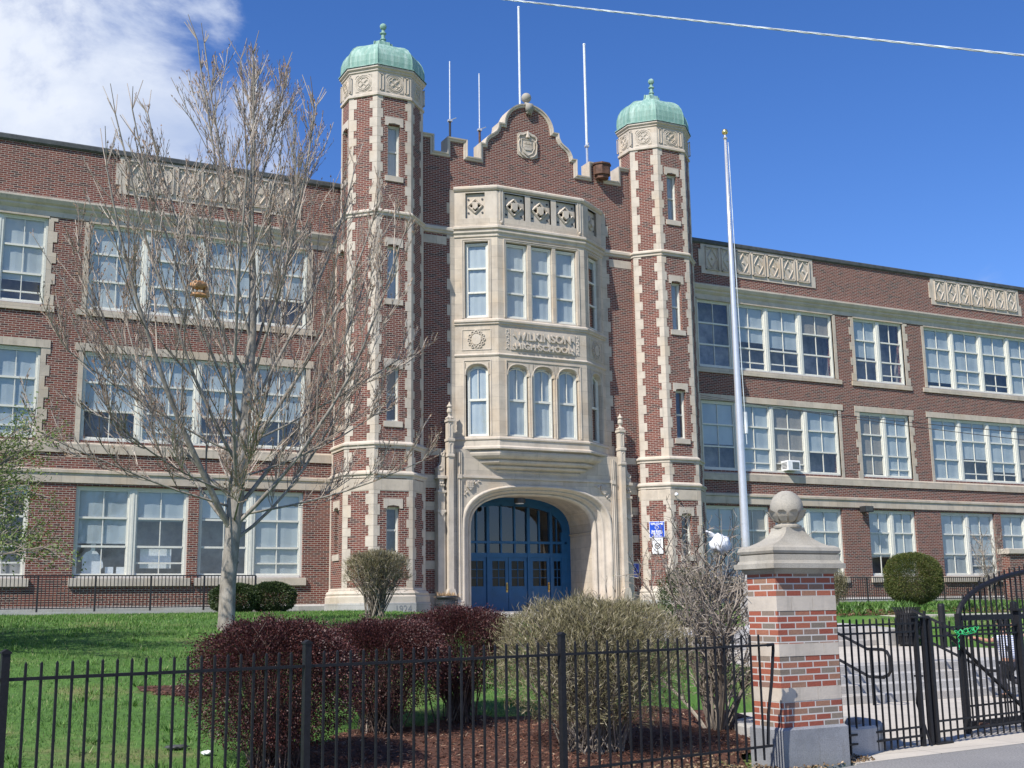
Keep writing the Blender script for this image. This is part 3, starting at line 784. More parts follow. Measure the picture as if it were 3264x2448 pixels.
for sx in (-1, 1):
    pth = [(XC - 4.5, GY), (XC - 3.1, GY)] if sx < 0 else [(XC + 3.1, GY), (XC + 4.5, GY)]
    MB().sweep(pth, [(0, 14.72), (.05, 14.74), (.05, 14.80), (.10, 14.84), (.10, 14.93), (0, 15.0)]).build('string_course', 'stone_plain', GW)

# ---- oriel bay
BP = [(XC - 3.07, GY), (XC - 1.77, 36.05), (XC + 1.77, 36.05), (XC + 3.07, GY)]
bay = MB(); Fs = [sframe(BP, i) for i in range(3)]
def arch_pts(cu, hw, zs, za, n=12, e=.85):
    return [(cu - hw * math.copysign(abs(math.cos(math.pi * i / n)) ** e, math.cos(math.pi * i / n)), zs + (za - zs) * math.sin(math.pi * i / n) ** e) for i in range(n + 1)]
def arch_fill(mb, F, cu, hw, zs, za, zt, depth, hw2=None, za2=None):
    hw2 = hw2 or hw; za2 = za2 or za
    A = arch_pts(cu, hw, zs, za); A2 = arch_pts(cu, hw2, zs, za2)
    for (p, q), (p2, q2) in zip(zip(A, A[1:]), zip(A2, A2[1:])):
        mb.poly([F.pt(p[0], 0, p[1]), F.pt(q[0], 0, q[1]), F.pt(q[0], 0, zt), F.pt(p[0], 0, zt)])
        mb.poly([F.pt(p[0], 0, p[1]), F.pt(q[0], 0, q[1]), F.pt(q2[0], depth, q2[1]), F.pt(p2[0], depth, p2[1])])
        mb.poly([F.pt(p2[0], depth, p2[1]), F.pt(q2[0], depth, q2[1]), F.pt(q2[0], depth, zt), F.pt(p2[0], depth, zt)])
oc = {0: [.80], 1: [.77, 1.77, 2.77], 2: [.75]}
for i in range(3):
    F, L = Fs[i]; hs = []; hw = .43 if i == 1 else .42
    for cu in oc[i]: hs += [(cu - hw, cu + hw, 11.66, 14.44), (cu - hw, cu + hw, 7.44, 10.05)]
    wall(bay, F, 0, L, 7.36, 15.3, hs, .24)
    for cu in oc[i]: arch_fill(bay, F, cu, hw - .02, 9.62, 10.0, 10.05, .2, hw - .07, 9.93)
bay.slab(BP, 16.30, 16.34); bay.slab(BP, 7.30, 7.37)
BY = bay.build('oriel_bay', 'stone', B)
mo = MB()
mo.sweep(BP, [(0, 10.26), (.03, 10.28), (.05, 10.32), (.03, 10.36), (0, 10.38)])
mo.sweep(BP, [(0, 11.40), (.05, 11.42), (.05, 11.47), (.09, 11.50), (.09, 11.56), (.04, 11.60), (0, 11.62)])
mo.sweep(BP, [(0, 14.60), (.04, 14.62), (.04, 14.70), (.10, 14.76), (.10, 14.82), (.07, 14.83), (.07, 14.86), (.14, 14.90), (.14, 14.97), (.05, 15.02), (0, 15.04)])
mo.sweep(BP, [(0, 7.0), (.10, 7.02), (.10, 7.08), (.04, 7.12), (.02, 7.14), (.02, 7.32), (.06, 7.35), (.06, 7.40), (0, 7.44)])
mo.sweep(BP, [(0, 16.32), (.04, 16.34), (.08, 16.40), (.08, 16.46), (.0, 16.53), (-.25, 16.53), (-.25, 16.3)])
mo.build('mouldings', 'stone_plain', BY)
cb = MB()       # corbelling under the bay, stepping back to the wall
cb.sweep(BP, [(.06, 7.02), (-.06, 7.0), (-.06, 6.97), (.0, 6.95), (.02, 6.88), (-.01, 6.80), (-.08, 6.73), (-.17, 6.70), (-.19, 6.73), (-.22, 6.73), (-.22, 6.68), (-.17, 6.64), (-.18, 6.58), (-.26, 6.53), (-.33, 6.52), (-.35, 6.55), (-.38, 6.55), (-.38, 6.50), (-.34, 6.46), (-.36, 6.41), (-.44, 6.37), (-.49, 6.37), (-.50, 6.40), (-.53, 6.40), (-.53, 6.34), (-.50, 6.30), (-.56, 6.24), (-.70, 6.2), (-.8, 6.16)])
cb.build('corbel', 'stone_plain', BY)
for i in range(3):
    F, L = Fs[i]; hw = .43 if i == 1 else .42
    tr = MB(); a, b = oc[i][0] - hw, oc[i][-1] + hw
    for z0, z1 in ((11.66, 14.44),):
        for k, (o, dd) in enumerate(((.10, -.03), (.05, -.015))):
            tr.fbox(F, a - o, a - o + .03, dd, .02, z0, z1 + o); tr.fbox(F, b + o - .03, b + o, dd, .02, z0, z1 + o); tr.fbox(F, a - o + .03, b + o - .03, dd, .02, z1 + o - .03, z1 + o)
    tr.build('window_tracery', 'stone_plain', BY); tr = MB()
    for o, dd in ((.07, -.025),):
        tr.fbox(F, a - o, a - o + .03, dd, .02, 7.5, 10.15); tr.fbox(F, b + o - .03, b + o, dd, .02, 7.5, 10.15); tr.fbox(F, a - o + .03, b + o - .03, dd, .02, 10.12, 10.15)
    for cu in oc[i]:
        A = arch_pts(cu, hw + .01, 9.62, 10.03); tr.tube([F.pt(u, -.005, z) for u, z in A], .022, 5)
        tr.fbox(F, cu - hw, cu + hw, .0, .2, 7.42, 7.47)
    for p, q in zip(oc[i], oc[i][1:]):
        for z0, z1 in ((7.47, 9.7),):
            mid = (p + q) / 2; tr.tube([F.pt(mid, -.012, z0), F.pt(mid, -.012, z1)], .022, 6)
    tr.build('window_tracery', 'stone_plain', BY)
    for cu in oc[i]:
        window(F, cu - hw + .015, cu + hw - .015, 11.68, 14.40, 1, .10, [1 if i < 2 else .1], fr=.045, sashw=.045, rows=3, munt=False, openlow=(.0,))
        w = window(F, cu - hw + .05, cu + hw - .05, 7.47, 10.0, 1, .12, [1 if i < 2 else .1], fr=.045, sashw=.045, rows=1, munt=False)
        s = MB(); s.fbox(F, cu - .34, cu + .34, .14, .21, 8.72, 8.80); s.fbox(F, cu - .012, cu + .012, .15, .19, 8.8, 9.95)
        A = arch_pts(cu, .345, 9.58, 9.89); s.tube([F.pt(u, .18, z) for u, z in A], .028, 4); s.build('sash', 'white_paint', w)
# openwork parapet
pp = MB(); fr_ = MB()
def openpanel(F, u0, u1, z0, z1):
    cu, cz = (u0 + u1) / 2, (z0 + z1) / 2; d = .10
    e = min((u1 - u0) / 2 - .03, (z1 - z0) / 2 - .03); ex = ez = e * .80
    O = [(u0, z0), (u1, z0), (u1, z1), (u0, z1)]; D = [(cu, cz - ez), (cu + ex, cz), (cu, cz + ez), (cu - ex, cz)]
    for k in range(4):
        pp.poly([F.pt(O[k][0], d, O[k][1]), F.pt(O[(k + 1) % 4][0], d, O[(k + 1) % 4][1]), F.pt(D[(k + 1) % 4][0], d, D[(k + 1) % 4][1]), F.pt(D[k][0], d, D[k][1])])
        p, q = D[k], D[(k + 1) % 4]
        pp.tube([F.pt(p[0], d - .03, p[1]), F.pt(q[0], d - .03, q[1])], .042, 4)
        pp.poly([F.pt(O[k][0], 0, O[k][1]), F.pt(O[(k + 1) % 4][0], 0, O[(k + 1) % 4][1]), F.pt(O[(k + 1) % 4][0], d, O[(k + 1) % 4][1]), F.pt(O[k][0], d, O[k][1])])
        mx, mz = (p[0] + q[0]) / 2, (p[1] + q[1]) / 2           # cusps of the quatrefoil
        pp.ball(F.pt(cu + (mx - cu) * .86, d, cz + (mz - cz) * .86), .075, 8)
        sx, sz = ((-1, -1), (1, -1), (1, 1), (-1, 1))[k]
        fr_.tube([F.pt(cu + sx * e * .78, d - .02, cz + sz * e * .78), F.pt(cu + sx * e * .78, d - .012, cz + sz * e * .78)], .038, 10)
    s = .115 * e / .4
    pp.prism(F, [(cu - s, cz + s * 1.1), (cu - s * .5, cz + s * 1.45), (cu, cz + s * 1.25), (cu + s * .5, cz + s * 1.45), (cu + s, cz + s * 1.1), (cu + s, cz - s * .8), (cu, cz - s * 1.6), (cu - s, cz - s * .8)], -.02, .08)
PAN = {0: [(.42, 1.12)], 1: [(.30, 1.13), (1.35, 2.19), (2.41, 3.24)], 2: [(.42, 1.12)]}
for i in range(3):
    F, L = Fs[i]
    wall(pp, F, 0, L, 15.3, 16.34, [(a, b, 15.32, 16.26) for a, b in PAN[i]], .1)
    for a, b in PAN[i]: openpanel(F, a, b, 15.32, 16.26)
F, L = Fs[1]
for u in (.10, L - .24): pp.fbox(F, u, u + .045, -.03, .02, 15.2, 16.34); pp.fbox(F, u + .09, u + .135, -.03, .02, 15.2, 16.34); pp.ball(F.pt(u + .07, -.03, 15.14), .06, 6)
pp.build('openwork_parapet', 'stone_plain', BY)
fr_.build('parapet_hole_shade', 'dark', BY)  # flat dark discs painted as the shade inside drilled holes
# name panel and shields
F, L = Fs[1]
n_ = MB(); n_.fbox(F, .46, 3.06, -.03, .02, 10.52, 11.27)
for u in (.28, 3.09):
    n_.fbox(F, u, u + .15, -.012, .02, 10.52, 11.27)
    for k in range(7): n_.ball(F.pt(u + .045 + .06 * (k % 2), -.015, 10.58 + k * .105), .028, 6)
n_.build('name_panel', 'stone_plain', BY)
MB_ = text_mb('\u00b7WILKINSON\u00b7', .36, .03, F, 1.76, -.055, 11.04, 2.42, .009, tall=1.12)
MB_.build('inscription', 'stone_plain', BY)
text_mb('\u00b7HIGH\u00b7SCHOOL\u00b7', .27, .03, F, 1.76, -.055, 10.67, 2.42, .008, tall=1.1).build('inscription', 'stone_plain', BY)
for i in (0, 2):
    F, L = Fs[i]; s = MB(); c, z = L * .5, 10.88
    for a, b, e, f in ((c - .52, c + .52, 11.22, 11.25), (c - .52, c + .52, 10.5, 10.53), (c - .52, c - .49, 10.53, 11.22), (c + .49, c + .52, 10.53, 11.22)): s.fbox(F, a, b, -.02, .01, e, f)
    s.prism(F, [(c + .17 * math.cos(t * math.pi / 8), z + .2 * math.sin(t * math.pi / 8)) for t in range(16)], -.05, .01)
    for k in range(12):
        an = 2 * math.pi * k / 12; s.torus(F, c + .26 * math.cos(an), z + .28 * math.sin(an), -.02, .055, .022, 8, 4)
    s.build('cartouche', 'stone_plain', BY)
# ---- portal
PY = 36.6; FP = Fr(XC, PY)
def arch_curve(a, ap, zb=1.55, zs=4.25, n=22, e=.72):
    k = [(-a, zb), (-a, (zb + zs) / 2), (-a, zs)]
    for i in range(1, n): 
        t = math.pi * i / n; k.append((-a * math.copysign(abs(math.cos(t)) ** e, math.cos(t)), zs + (ap - zs) * math.sin(t) ** e))
    return k + [(a, zs), (a, (zb + zs) / 2), (a, zb)]
def loft(mb, F, curves):            # curves: list of (pts, depth)
    n = len(curves[0][0]); vs = []
    for pts, d in curves: vs += [F.pt(u, d, z) for u, z in pts]
    mb.add(vs, [(k * n + i, k * n + i + 1, (k + 1) * n + i + 1, (k + 1) * n + i) for k in range(len(curves) - 1) for i in range(n - 1)])
po = MB()
oc_ = arch_curve(2.98, 5.86)
for (a, b), (c, d) in zip(oc_, oc_[1:]):
    if a > -2.98 - 1e-6 and c < 2.98 + 1e-6 and abs(a - c) > 1e-6: po.poly([FP.pt(a, 0, b), FP.pt(c, 0, d), FP.pt(c, 0, 7.0), FP.pt(a, 0, 7.0)])
for sx in (-1, 1):
    a, b = sorted((sx * 2.98, sx * 3.34)); po.fbox(FP, a, b, 0, .5, 1.5, 7.0)
po.fbox(FP, -3.34, 3.34, .02, .4, 6.5, 7.02)
PO = po.build('portal', 'stone', B)
am = MB()
orders = [(2.98, 5.86, 0), (2.96, 5.84, -.05), (2.90, 5.80, -.07), (2.85, 5.77, -.03), (2.82, 5.75, .06), (2.75, 5.71, .16), (2.70, 5.69, .13), (2.66, 5.67, .16), (2.63, 5.65, .26), (2.56, 5.61, .42), (2.54, 5.59, .36), (2.49, 5.57, .36), (2.44, 5.54, .42), (2.42, 5.52, .56)]
loft(am, FP, [(arch_curve(a, ap), d) for a, ap, d in orders])
am.build('arch_moulding', 'stone_plain', PO, True)
it = MB(); loft(it, FP, [(arch_curve(2.42, 5.52), .56), (arch_curve(2.5, 5.58), .62), (arch_curve(2.62, 5.66), 2.6)])
for sx in (-1, 1): it.tube([FP.pt(sx * 2.5, .7, 4.3), FP.pt(sx * 2.6, 2.55, 4.3)], .035, 5)
it.build('porch_vault', 'stone', PO)
sm = MB()
sm.fbox(FP, -3.0, 3.0, -.05, .02, 6.04, 6.10); sm.fbox(FP, -3.0, 3.0, -.03, .02, 6.10, 6.14)
for sx in (-1, 1):                        # slender shafts framing the arch, bases, and shield spandrels
    for o, r in ((3.06, .035), (2.99, .02), (3.13, .02)): sm.tube([FP.pt(sx * o, -.04, 1.9), FP.pt(sx * o, -.04, 6.9)], r, 8)
    a, b = sorted((sx * 2.94, sx * 3.2)); sm.fbox(FP, a, b, -.12, .05, 1.5, 1.86); sm.bbox(FP, a - .0, b + .0, -.09, .05, 1.86, 1.92)
    sm.fbox(FP, *sorted((sx * 2.98, sx * 3.13)), -.09, .02, 6.0, 6.14)
    c, z = sx * 2.66, 5.80
    P_ = [(c - .13, z + .13), (c - .07, z + .16), (c, z + .13), (c + .07, z + .16), (c + .13, z + .13), (c + .12, z - .08), (c, z - .19), (c - .12, z - .08)]
    sm.prism(FP, P_, -.07, .01)
    for ii in range(-1, 2): sm.tube([FP.pt(c + ii * .06, -.075, z + .12), FP.pt(c + ii * .06, -.075, z - .1)], .012, 4); sm.tube([FP.pt(c - .11, -.075, z + ii * .07), FP.pt(c + .11, -.075, z + ii * .07)], .012, 4)
    for dx, dz, r in ((-sx * .22, .06, .05), (-sx * .32, .13, .035), (-sx * .18, .12, .035), (sx * .12, -.26, .045), (sx * .2, -.34, .03), (sx * .17, -.2, .03), (-sx * .38, .12, .025)): sm.ball(FP.pt(c + dx, -.02, z + dz), r, 7)
sm.build('portal_carving', 'stone_plain', PO)
for sx in (-1, 1):                       # buttress shafts with pinnacles
    p = MB(); c = sx * 3.42; F = FP
    p.fbox(F, c - .09, c + .09, -.16, .3, 1.5, 6.75)
    p.prism(F, [(c - .16, 1.5), (c + .16, 1.5), (c + .16, 2.1), (c + .10, 2.3), (c - .10, 2.3), (c - .16, 2.1)], -.22, .3)
    p.bbox(F, c - .12, c + .12, -.20, .1, 6.72, 6.80); p.fbox(F, c - .10, c + .10, -.18, .1, 6.80, 7.25); p.bbox(F, c - .13, c + .13, -.21, .1, 7.25, 7.34)
    p.fbox(F, c - .09, c + .09, -.16, .1, 7.34, 7.92); p.bbox(F, c - .125, c + .125, -.20, .12, 7.92, 8.0)
    for zz0, zz1 in ((6.85, 7.18), (7.4, 7.86)):
        p.tube([F.pt(c - .05, -.185 if zz0 < 7 else -.165, zz0), F.pt(c - .05, -.185 if zz0 < 7 else -.165, zz1 - .05), F.pt(c, -.185 if zz0 < 7 else -.165, zz1), F.pt(c + .05, -.185 if zz0 < 7 else -.165, zz1 - .05), F.pt(c + .05, -.185 if zz0 < 7 else -.165, zz0)], .014, 4)
    x, y, _ = F.pt(c, -.04, 0)
    p.lathe([(.12, 0), (.14, .05), (.09, .1), (.05, .14), (.06, .2), (.10, .26), (.09, .34), (.05, .42), (.10, .44), (.10, .47), (.05, .52), (.01, .62)], x, y, 8, 8.0)
    for k in range(4):
        an = math.pi / 2 * k + .7; p.ball((x + .12 * math.cos(an), y + .12 * math.sin(an), 8.05), .045, 6)
    p.build('pinnacle', 'stone_plain', PO)
    q = MB(); c = sx * 3.70
    q.fbox(F, c - .13, c + .13, .0, .3, 1.5, 5.55); q.fbox(F, c - .09, c + .09, -.0, .3, 5.55, 6.05)
    for k in range(-2, 3): q.tube([F.pt(c + k * .05, -.005, 4.95), F.pt(c + k * .05, -.005, 5.45)], .017, 5)
    q.bbox(F, c - .15, c + .15, -.04, .3, 5.5, 5.58); q.bbox(F, c - .17, c + .17, -.06, .3, 5.98, 6.08); q.bbox(F, c - .15, c + .15, -.03, .3, 4.84, 4.92)
    q.prism(F, [(c - .1, 4.84), (c + .1, 4.84), (c, 4.70)], -.03, .1)
    for k in range(5): q.ball(F.pt(c - .08 + .04 * k, -.01, 5.75 + .08 * (k % 2)), .045, 6)
    q.prism(F, [(c - sx * .12, 6.08), (c + sx * .13, 6.08), (c + sx * .14, 6.35), (c + sx * .05, 6.42), (c - sx * .01, 6.55), (c - sx * .03, 6.8), (c - sx * .12, 6.95)], .0, .25)
    q.torus(F, c + sx * .05, 6.33, -.0, .07, .03, 10, 5); q.torus(F, c - sx * .04, 6.8, -.0, .05, .02, 10, 5)
    q.build('scrolled_pilaster', 'stone_plain', PO)
# ---- entrance screen and doors
FD = Fr(XC, 39.12); ZF = 1.52
sc_ = MB()
loft(sc_, FD, [(arch_curve(2.64, 5.66), -.06), (arch_curve(2.30, 5.34), -.06), (arch_curve(2.30, 5.34), .08)])
loft(sc_, FD, [(arch_curve(2.64, 5.66), -.06), (arch_curve(2.64, 5.66), .08)])
loft(sc_, FD, [(arch_curve(2.44, 5.48), -.09), (arch_curve(2.36, 5.40), -.09)])
PX = [-1.70, -.83, .83, 1.78]
for u in PX: sc_.fbox(FD, u - .055, u + .055, -.10, .08, ZF, 5.3)
for u in (-2.3, 2.3): sc_.fbox(FD, u - .08, u + .08, -.08, .08, ZF, 4.4)
sc_.fbox(FD, -2.5, 2.5, -.085, .08, 3.46, 3.62); sc_.fbox(FD, -2.5, 2.5, -.09, .08, 3.96, 4.05)
for u in (-.28, .28): sc_.fbox(FD, u - .03, u + .03, -.06, .06, 3.6, 5.4)
for u in (-1.27, 1.3): sc_.fbox(FD, u - .03, u + .03, -.06, .06, 3.6, 5.2)
for u in (-2.0, 2.04): sc_.fbox(FD, u - .02, u + .02, -.05, .06, 3.6, 4.9)
sc_.build('entrance_screen', 'blue', B)
A = [p for p in arch_curve(2.3, 5.34, 3.5)]
MB().poly([FD.pt(u, .0, z) for u, z in A]).build('transom_glass', 'transom_glass', B)
MB().poly([FD.pt(-2.7, .5, 1.5), FD.pt(2.7, .5, 1.5), FD.pt(2.7, .9, 5.8), FD.pt(-2.7, .9, 5.8)]).build('hall_shade_sheet', 'dark', B)  # dark sheet behind the glass, its colour standing for the unlit hall
leaves = [(-2.24, -1.76), (-1.64, -.89), (-.77, -.01), (.01, .77), (.89, 1.72), (1.84, 2.24)]
for li, (a, b) in enumerate(leaves):
    d = MB(); st = .12 if b - a > .6 else .06
    d.fbox(FD, a, a + st, -.05, .0, ZF, 3.46); d.fbox(FD, b - st, b, -.05, .0, ZF, 3.46)
    d.fbox(FD, a + st, b - st, -.05, .0, ZF, 2.42); d.fbox(FD, a + st, b - st, -.05, 0, 3.33, 3.46)
    d.fbox(FD, a + st, b - st, -.062, -.05, 2.28, 2.34); d.fbox(FD, a + st, b - st, -.06, -.05, ZF + .05, ZF + .12); d.fbox(FD, a + st, b - st, -.06, -.05, 1.95, 2.0)
    for k in (1, 2): zz = 2.42 + (3.33 - 2.42) * k / 3; d.fbox(FD, a + st, b - st, -.045, -.01, zz - .012, zz + .012)
    d.fbox(FD, (a + b) / 2 - .012, (a + b) / 2 + .012, -.045, -.01, 2.42, 3.33)
    do = d.build('door', 'blue', B)
    MB().poly([FD.pt(a + st, -.02, 2.42), FD.pt(b - st, -.02, 2.42), FD.pt(b - st, -.02, 3.33), FD.pt(a + st, -.02, 3.33)]).build('pane', 'door_glass', do)
    if li in (2, 4):
        u = b - .06; MB().fbox(FD, u - .035, u + .035, -.062, -.05, 2.2, 2.55).tube([FD.pt(u, -.06, 2.28), FD.pt(u, -.12, 2.31), FD.pt(u, -.12, 2.46), FD.pt(u, -.06, 2.49)], .014, 6).build('door_handle', 'brass', do)
MB().box(XC - 2.7, XC + 2.7, 36.7, 39.7, 1.0, ZF).build('threshold', 'granite', B)
l_ = thing('porch_lamp', (19.02, 37.3, 5.3), 'dark drum lamp hanging under the crown of the entrance arch', 'lamp')
MB().lathe([(.05, .2), (.20, .18), (.20, .02), (.17, 0)], 19.02, 37.3, 16, 5.28).build('lamp_drum', 'dark', l_)
MB().lathe([(.15, 0), (.15, .015)], 19.02, 37.3, 16, 5.265).build('lamp_diffuser', 'white', l_)

# ------------------------------------------------------------------ things on the building
for i, (px_, py_, z0, zt, r, lab) in enumerate([(16.70, 38, 16.0, 21.9, .022, 'thin antenna with a small side arm behind the battlements nearest the left turret'),
        (17.92, 38, 16.0, 21.65, .022, 'thin antenna rising where the curved gable begins'),
        (19.66, 38, 16.0, 24.8, .045, 'tallest white rod antenna directly behind the gable ball'),
        (22.60, 38, 16.0, 23.85, .05, 'thick white rod antenna behind the rusty metal box'),
        (9.9, 40, 16.4, 21.0, .03, 'white rod antenna on the left wing roof behind the bare tree')]):
    t = thing('antenna', (px_, py_, z0), lab, 'antenna', 'antennas on the roof')
    k = z0 + (zt - z0) * (.6 if i < 2 else .45)
    MB().tube([(px_, py_, k), (px_, py_, zt)], r, 8).ball((px_, py_, zt), r * 1.3, 6).build('rod', 'antenna', t)
    MB().tube([(px_, py_, z0), (px_, py_, k)], .045, 8).build('mast', 'dark' if i == 0 else ('rust' if i == 1 else 'alu'), t)
    MB().tube([(px_ - .09, py_, k), (px_ + .09, py_, k)], .035, 6).box(px_ - .07, px_ + .07, py_ - .07, py_ + .07, k - .04, k + .04).tube([(px_, py_, k + .02), (px_ + (.22 if i < 2 else .05), py_ - .1, k + .12)], .015, 5).build('bracket', 'alu', t)
t = thing('roof_vent_box', (22.48, 36.6, 17.9), 'rusty six sided metal box fixed over the right battlement', 'metal box')
m = MB(); hexa = [(22.17, 36.85), (22.17, 36.65), (22.34, 36.47), (22.64, 36.47), (22.81, 36.65), (22.81, 36.85)]
m.slab(hexa, 17.86, 18.24); m.sweep(hexa, [(0, 18.24), (.04, 18.25), (.04, 18.31), (-.1, 18.34)]); m.slab([(22.25, 36.85), (22.25, 36.65), (22.40, 36.52), (22.58, 36.52), (22.73, 36.65), (22.73, 36.85)], 17.72, 17.86)
m.build('box_body', 'rust', t)
t = thing('flood_light', (35.58, 37.75, 5.5), 'brown box flood light mounted on the brick between ground floor windows of the right wing', 'flood light')
MB().prism(Fr(35.35, 37.55), [(0, 5.38), (.46, 5.38), (.46, 5.62), (0, 5.62)], 0, .32).fbox(Fr(35.35, 37.55), .15, .3, .32, .46, 5.42, 5.58).build('lamp_housing', 'dark', t)
MB().fbox(Fr(35.35, 37.55), .04, .42, -.01, 0, 5.40, 5.60).build('lamp_lens', 'coping_metal', t)
t = thing('air_conditioner', (31.85, 37.85, 7.1), 'white window air conditioner jutting from the second floor of the right wing', 'air conditioner')
F = Fr(31.55, 37.72); MB().bbox(F, 0, .62, 0, .5, 7.0, 7.40, .02).build('ac_case', 'white', t)
m = MB()
for k in range(7): m.fbox(F, .22, .56, -.012, -.002, 7.06 + k * .042, 7.08 + k * .042)
for k in range(5): m.fbox(F, -.012, -.002, .08, .38, 7.08 + k * .055, 7.10 + k * .055)
m.build('ac_grille', 'coping_metal', t)
t = thing('security_camera', (24.9, 35.8, 5.55), 'small white security camera on a short arm on the right turret', 'camera')
MB().ball((24.63, 35.72, 5.62), .07, 10).build('camera_head', 'white', t); MB().tube([(24.63, 35.76, 5.62), (24.68, 35.88, 5.55), (24.68, 35.88, 4.95)], .018, 5).build('conduit', 'rust', t)
# signs on the south west face of the right turret
P = octa(XC + 5.72, TY, 1.43, .67); F, L = sframe(P, 1)
t = thing('welcome_sign', F.pt(L / 2, 0, 4.05), 'blue WELCOME sign with white lettering on the right turret', 'sign')
cu, cz = L / 2 + .0, 4.37
MB().fbox(F, cu - .285, cu + .285, -.045, -.03, cz - .295, cz + .295).build('sign_border', 'sign_white', t)
MB().fbox(F, cu - .268, cu + .268, -.049, -.044, cz - .278, cz + .278).build('sign_panel', 'sign_blue', t)
m = MB()
for tx, sz, zz, w in (('WELCOME', .105, .205, .46), ('East Boston', .085, -.05, .39), ('High School', .085, -.13, .41), ('ENTRANCE', .045, -.195, .23), ('BOSTON PUBLIC SCHOOLS', .028, -.245, .36)):
    q = text_mb(tx, sz, .001, F, cu, -.052, cz + zz, w, .0035, tall=1.0); m.add(q.v, q.f)
m.torus(F, cu, cz + .075, -.051, .07, .007, 20, 4).torus(F, cu, cz + .075, -.051, .052, .003, 18, 4)
q = text_mb('BOSTON', .024, .001, F, cu, -.052, cz + .075, .08); m.add(q.v, q.f); m.build('sign_lettering', 'sign_white', t)
t = thing('no_smoking_sign', F.pt(L / 2, 0, 3.5), 'white no smoking notice just below the blue WELCOME sign', 'sign')
cz = 3.78; MB().fbox(F, cu - .20, cu + .20, -.045, -.03, cz - .28, cz + .28).build('sign_panel', 'sign_white', t)
m = MB()
for tx, zz, w in (('Use of tobacco', .23, .31), ('is prohibited', .185, .26), ('on all school property', -.19, .33), ('at all times', -.235, .2)):
    q = text_mb(tx, .036, .001, F, cu, -.048, cz + zz, w); m.add(q.v, q.f)
m.torus(F, cu, cz, -.048, .10, .013, 22, 4).tube([F.pt(cu - .07, -.048, cz + .07), F.pt(cu + .07, -.048, cz - .07)], .012, 4).fbox(F, cu - .075, cu + .06, -.05, -.046, cz - .012, cz + .012)
m.build('sign_lettering', 'dark', t)
t = thing('accessible_entrance_sign', (23.48, 36.87, 2.7), 'small blue wheelchair access sign on the stone band beside the portal', 'sign')
F = Fr(23.48, GY - .04); cz = 2.92
MB().bbox(F, -.17, .17, 0, .02, cz - .25, cz + .25, .003).build('sign_border', 'sign_white', t); MB().fbox(F, -.155, .155, -.004, 0, cz - .235, cz + .235).build('sign_panel', 'sign_blue', t)
m = MB(); q = text_mb('ACCESSIBLE', .05, .001, F, 0, -.007, cz - .13, .25); m.add(q.v, q.f); q = text_mb('ENTRANCE', .05, .001, F, 0, -.007, cz - .185, .21); m.add(q.v, q.f)
m.ball(F.pt(-.02, -.008, cz + .19), .02, 8).tube([F.pt(-.02, -.008, cz + .16), F.pt(-.015, -.008, cz + .06), F.pt(.05, -.008, cz + .06), F.pt(.08, -.008, cz - .03), F.pt(.11, -.008, cz - .02)], .012, 5).tube([F.pt(-.018, -.008, cz + .11), F.pt(.04, -.008, cz + .11)], .009, 4)
m.tube([F.pt(.0 + .075 * math.cos(a), -.008, cz + .02 + .075 * math.sin(a)) for a in [R(x) for x in range(130, 371, 20)]], .010, 4); m.build('sign_lettering', 'sign_white', t)
# paper figure and papers in the left ground floor window
t = MB(); F = Fr(4.55, 38.30)
t.prism(F, [(0, 2.82), (.52, 2.82), (.56, 3.0), (.62, 3.05), (.6, 3.2), (.5, 3.42), (.42, 3.52), (.36, 3.56), (.36, 3.66), (.38, 3.74), (.32, 3.82), (.25, 3.8), (.22, 3.7), (.25, 3.62), (.22, 3.55), (.1, 3.5), (.0, 3.38)], 0, .008)
tag(t.build('paper_cutout', 'paper'), 'white torso shaped paper cutout standing inside the left ground floor window', 'paper figure')
tag(MB().fbox(Fr(6.25, 38.32), 0, .95, 0, .008, 3.02, 3.62).build('paper_poster', 'paper'), 'large white paper stuck inside a ground floor window left of the bare tree', 'poster')
for k, u in enumerate((.62, .95)): tag(MB().fbox(Fr(4.6, 38.25), u, u + .24, 0, .02, 2.82, 3.06 ).build('paper_card', 'paper'), 'small white card on the window ledge, ' + ('beside the torso cutout' if k == 0 else 'further from the torso cutout'), 'card', 'cards on the window ledge')
# ------------------------------------------------------------------ paving, steps
def sheet(poly, z, name, mat, label=None): return struct(name, MB().poly([(x, y, z) for x, y in poly]), mat)
struct('sidewalk', MB().slab([(-60, -3.7), (8.0, 9.72), (9.2, 10.05), (30, 12.4), (80, 19), (80, 6), (-60, -9)], -.2, .0), 'asphalt')
struct('concrete_strip', MB().slab([(9.1, 10.06), (30, 12.42), (30, 13.3), (9.1, 10.9)], -.25, .006), 'concrete')
struct('street', MB().slab([(-80, -40), (80, -40), (80, 5.9), (-60, -9.1)], -.4, -.16), 'street')
struct('plaza', MB().slab([(9.5, 10.95), (30, 13.35), (30, 15.8), (9.5, 15.8)], -.25, .0), 'concrete')
def steps(name, x0, x1, y0, z0, n, rise, tread, label):
    m = MB()
    for k in range(n):
        xx = x0; j = 0
        while xx < x1 - .01:
            xe = min(xx + 1.9 + .3 * ((k + j) % 3), x1)
            m.bbox(WORLD, xx + .004, xe - .004, y0 + k * tread, y0 + (k + 1) * tread + .06 + (0 if k < n - 1 else .3), z0 + k * rise - .25, z0 + (k + 1) * rise, .012); xx = xe; j += 1
    return tag(m.build(name, 'granite'), label, 'steps')
steps('lower_steps', 12.9, 27, 15.72, 0, 4, .1425, .32, 'four long low granite steps rising from the paved area behind the gate')
struct('landing_paving', MB().slab([(12.9, 17.2), (23.05, 17.2), (23.05, 23.75), (12.9, 23.75)], .2, .566), 'concrete')
steps('upper_steps', 16.4, 22.4, 23.7, .57, 3, .15, .38, 'middle flight of three granite steps between low granite cheek blocks')
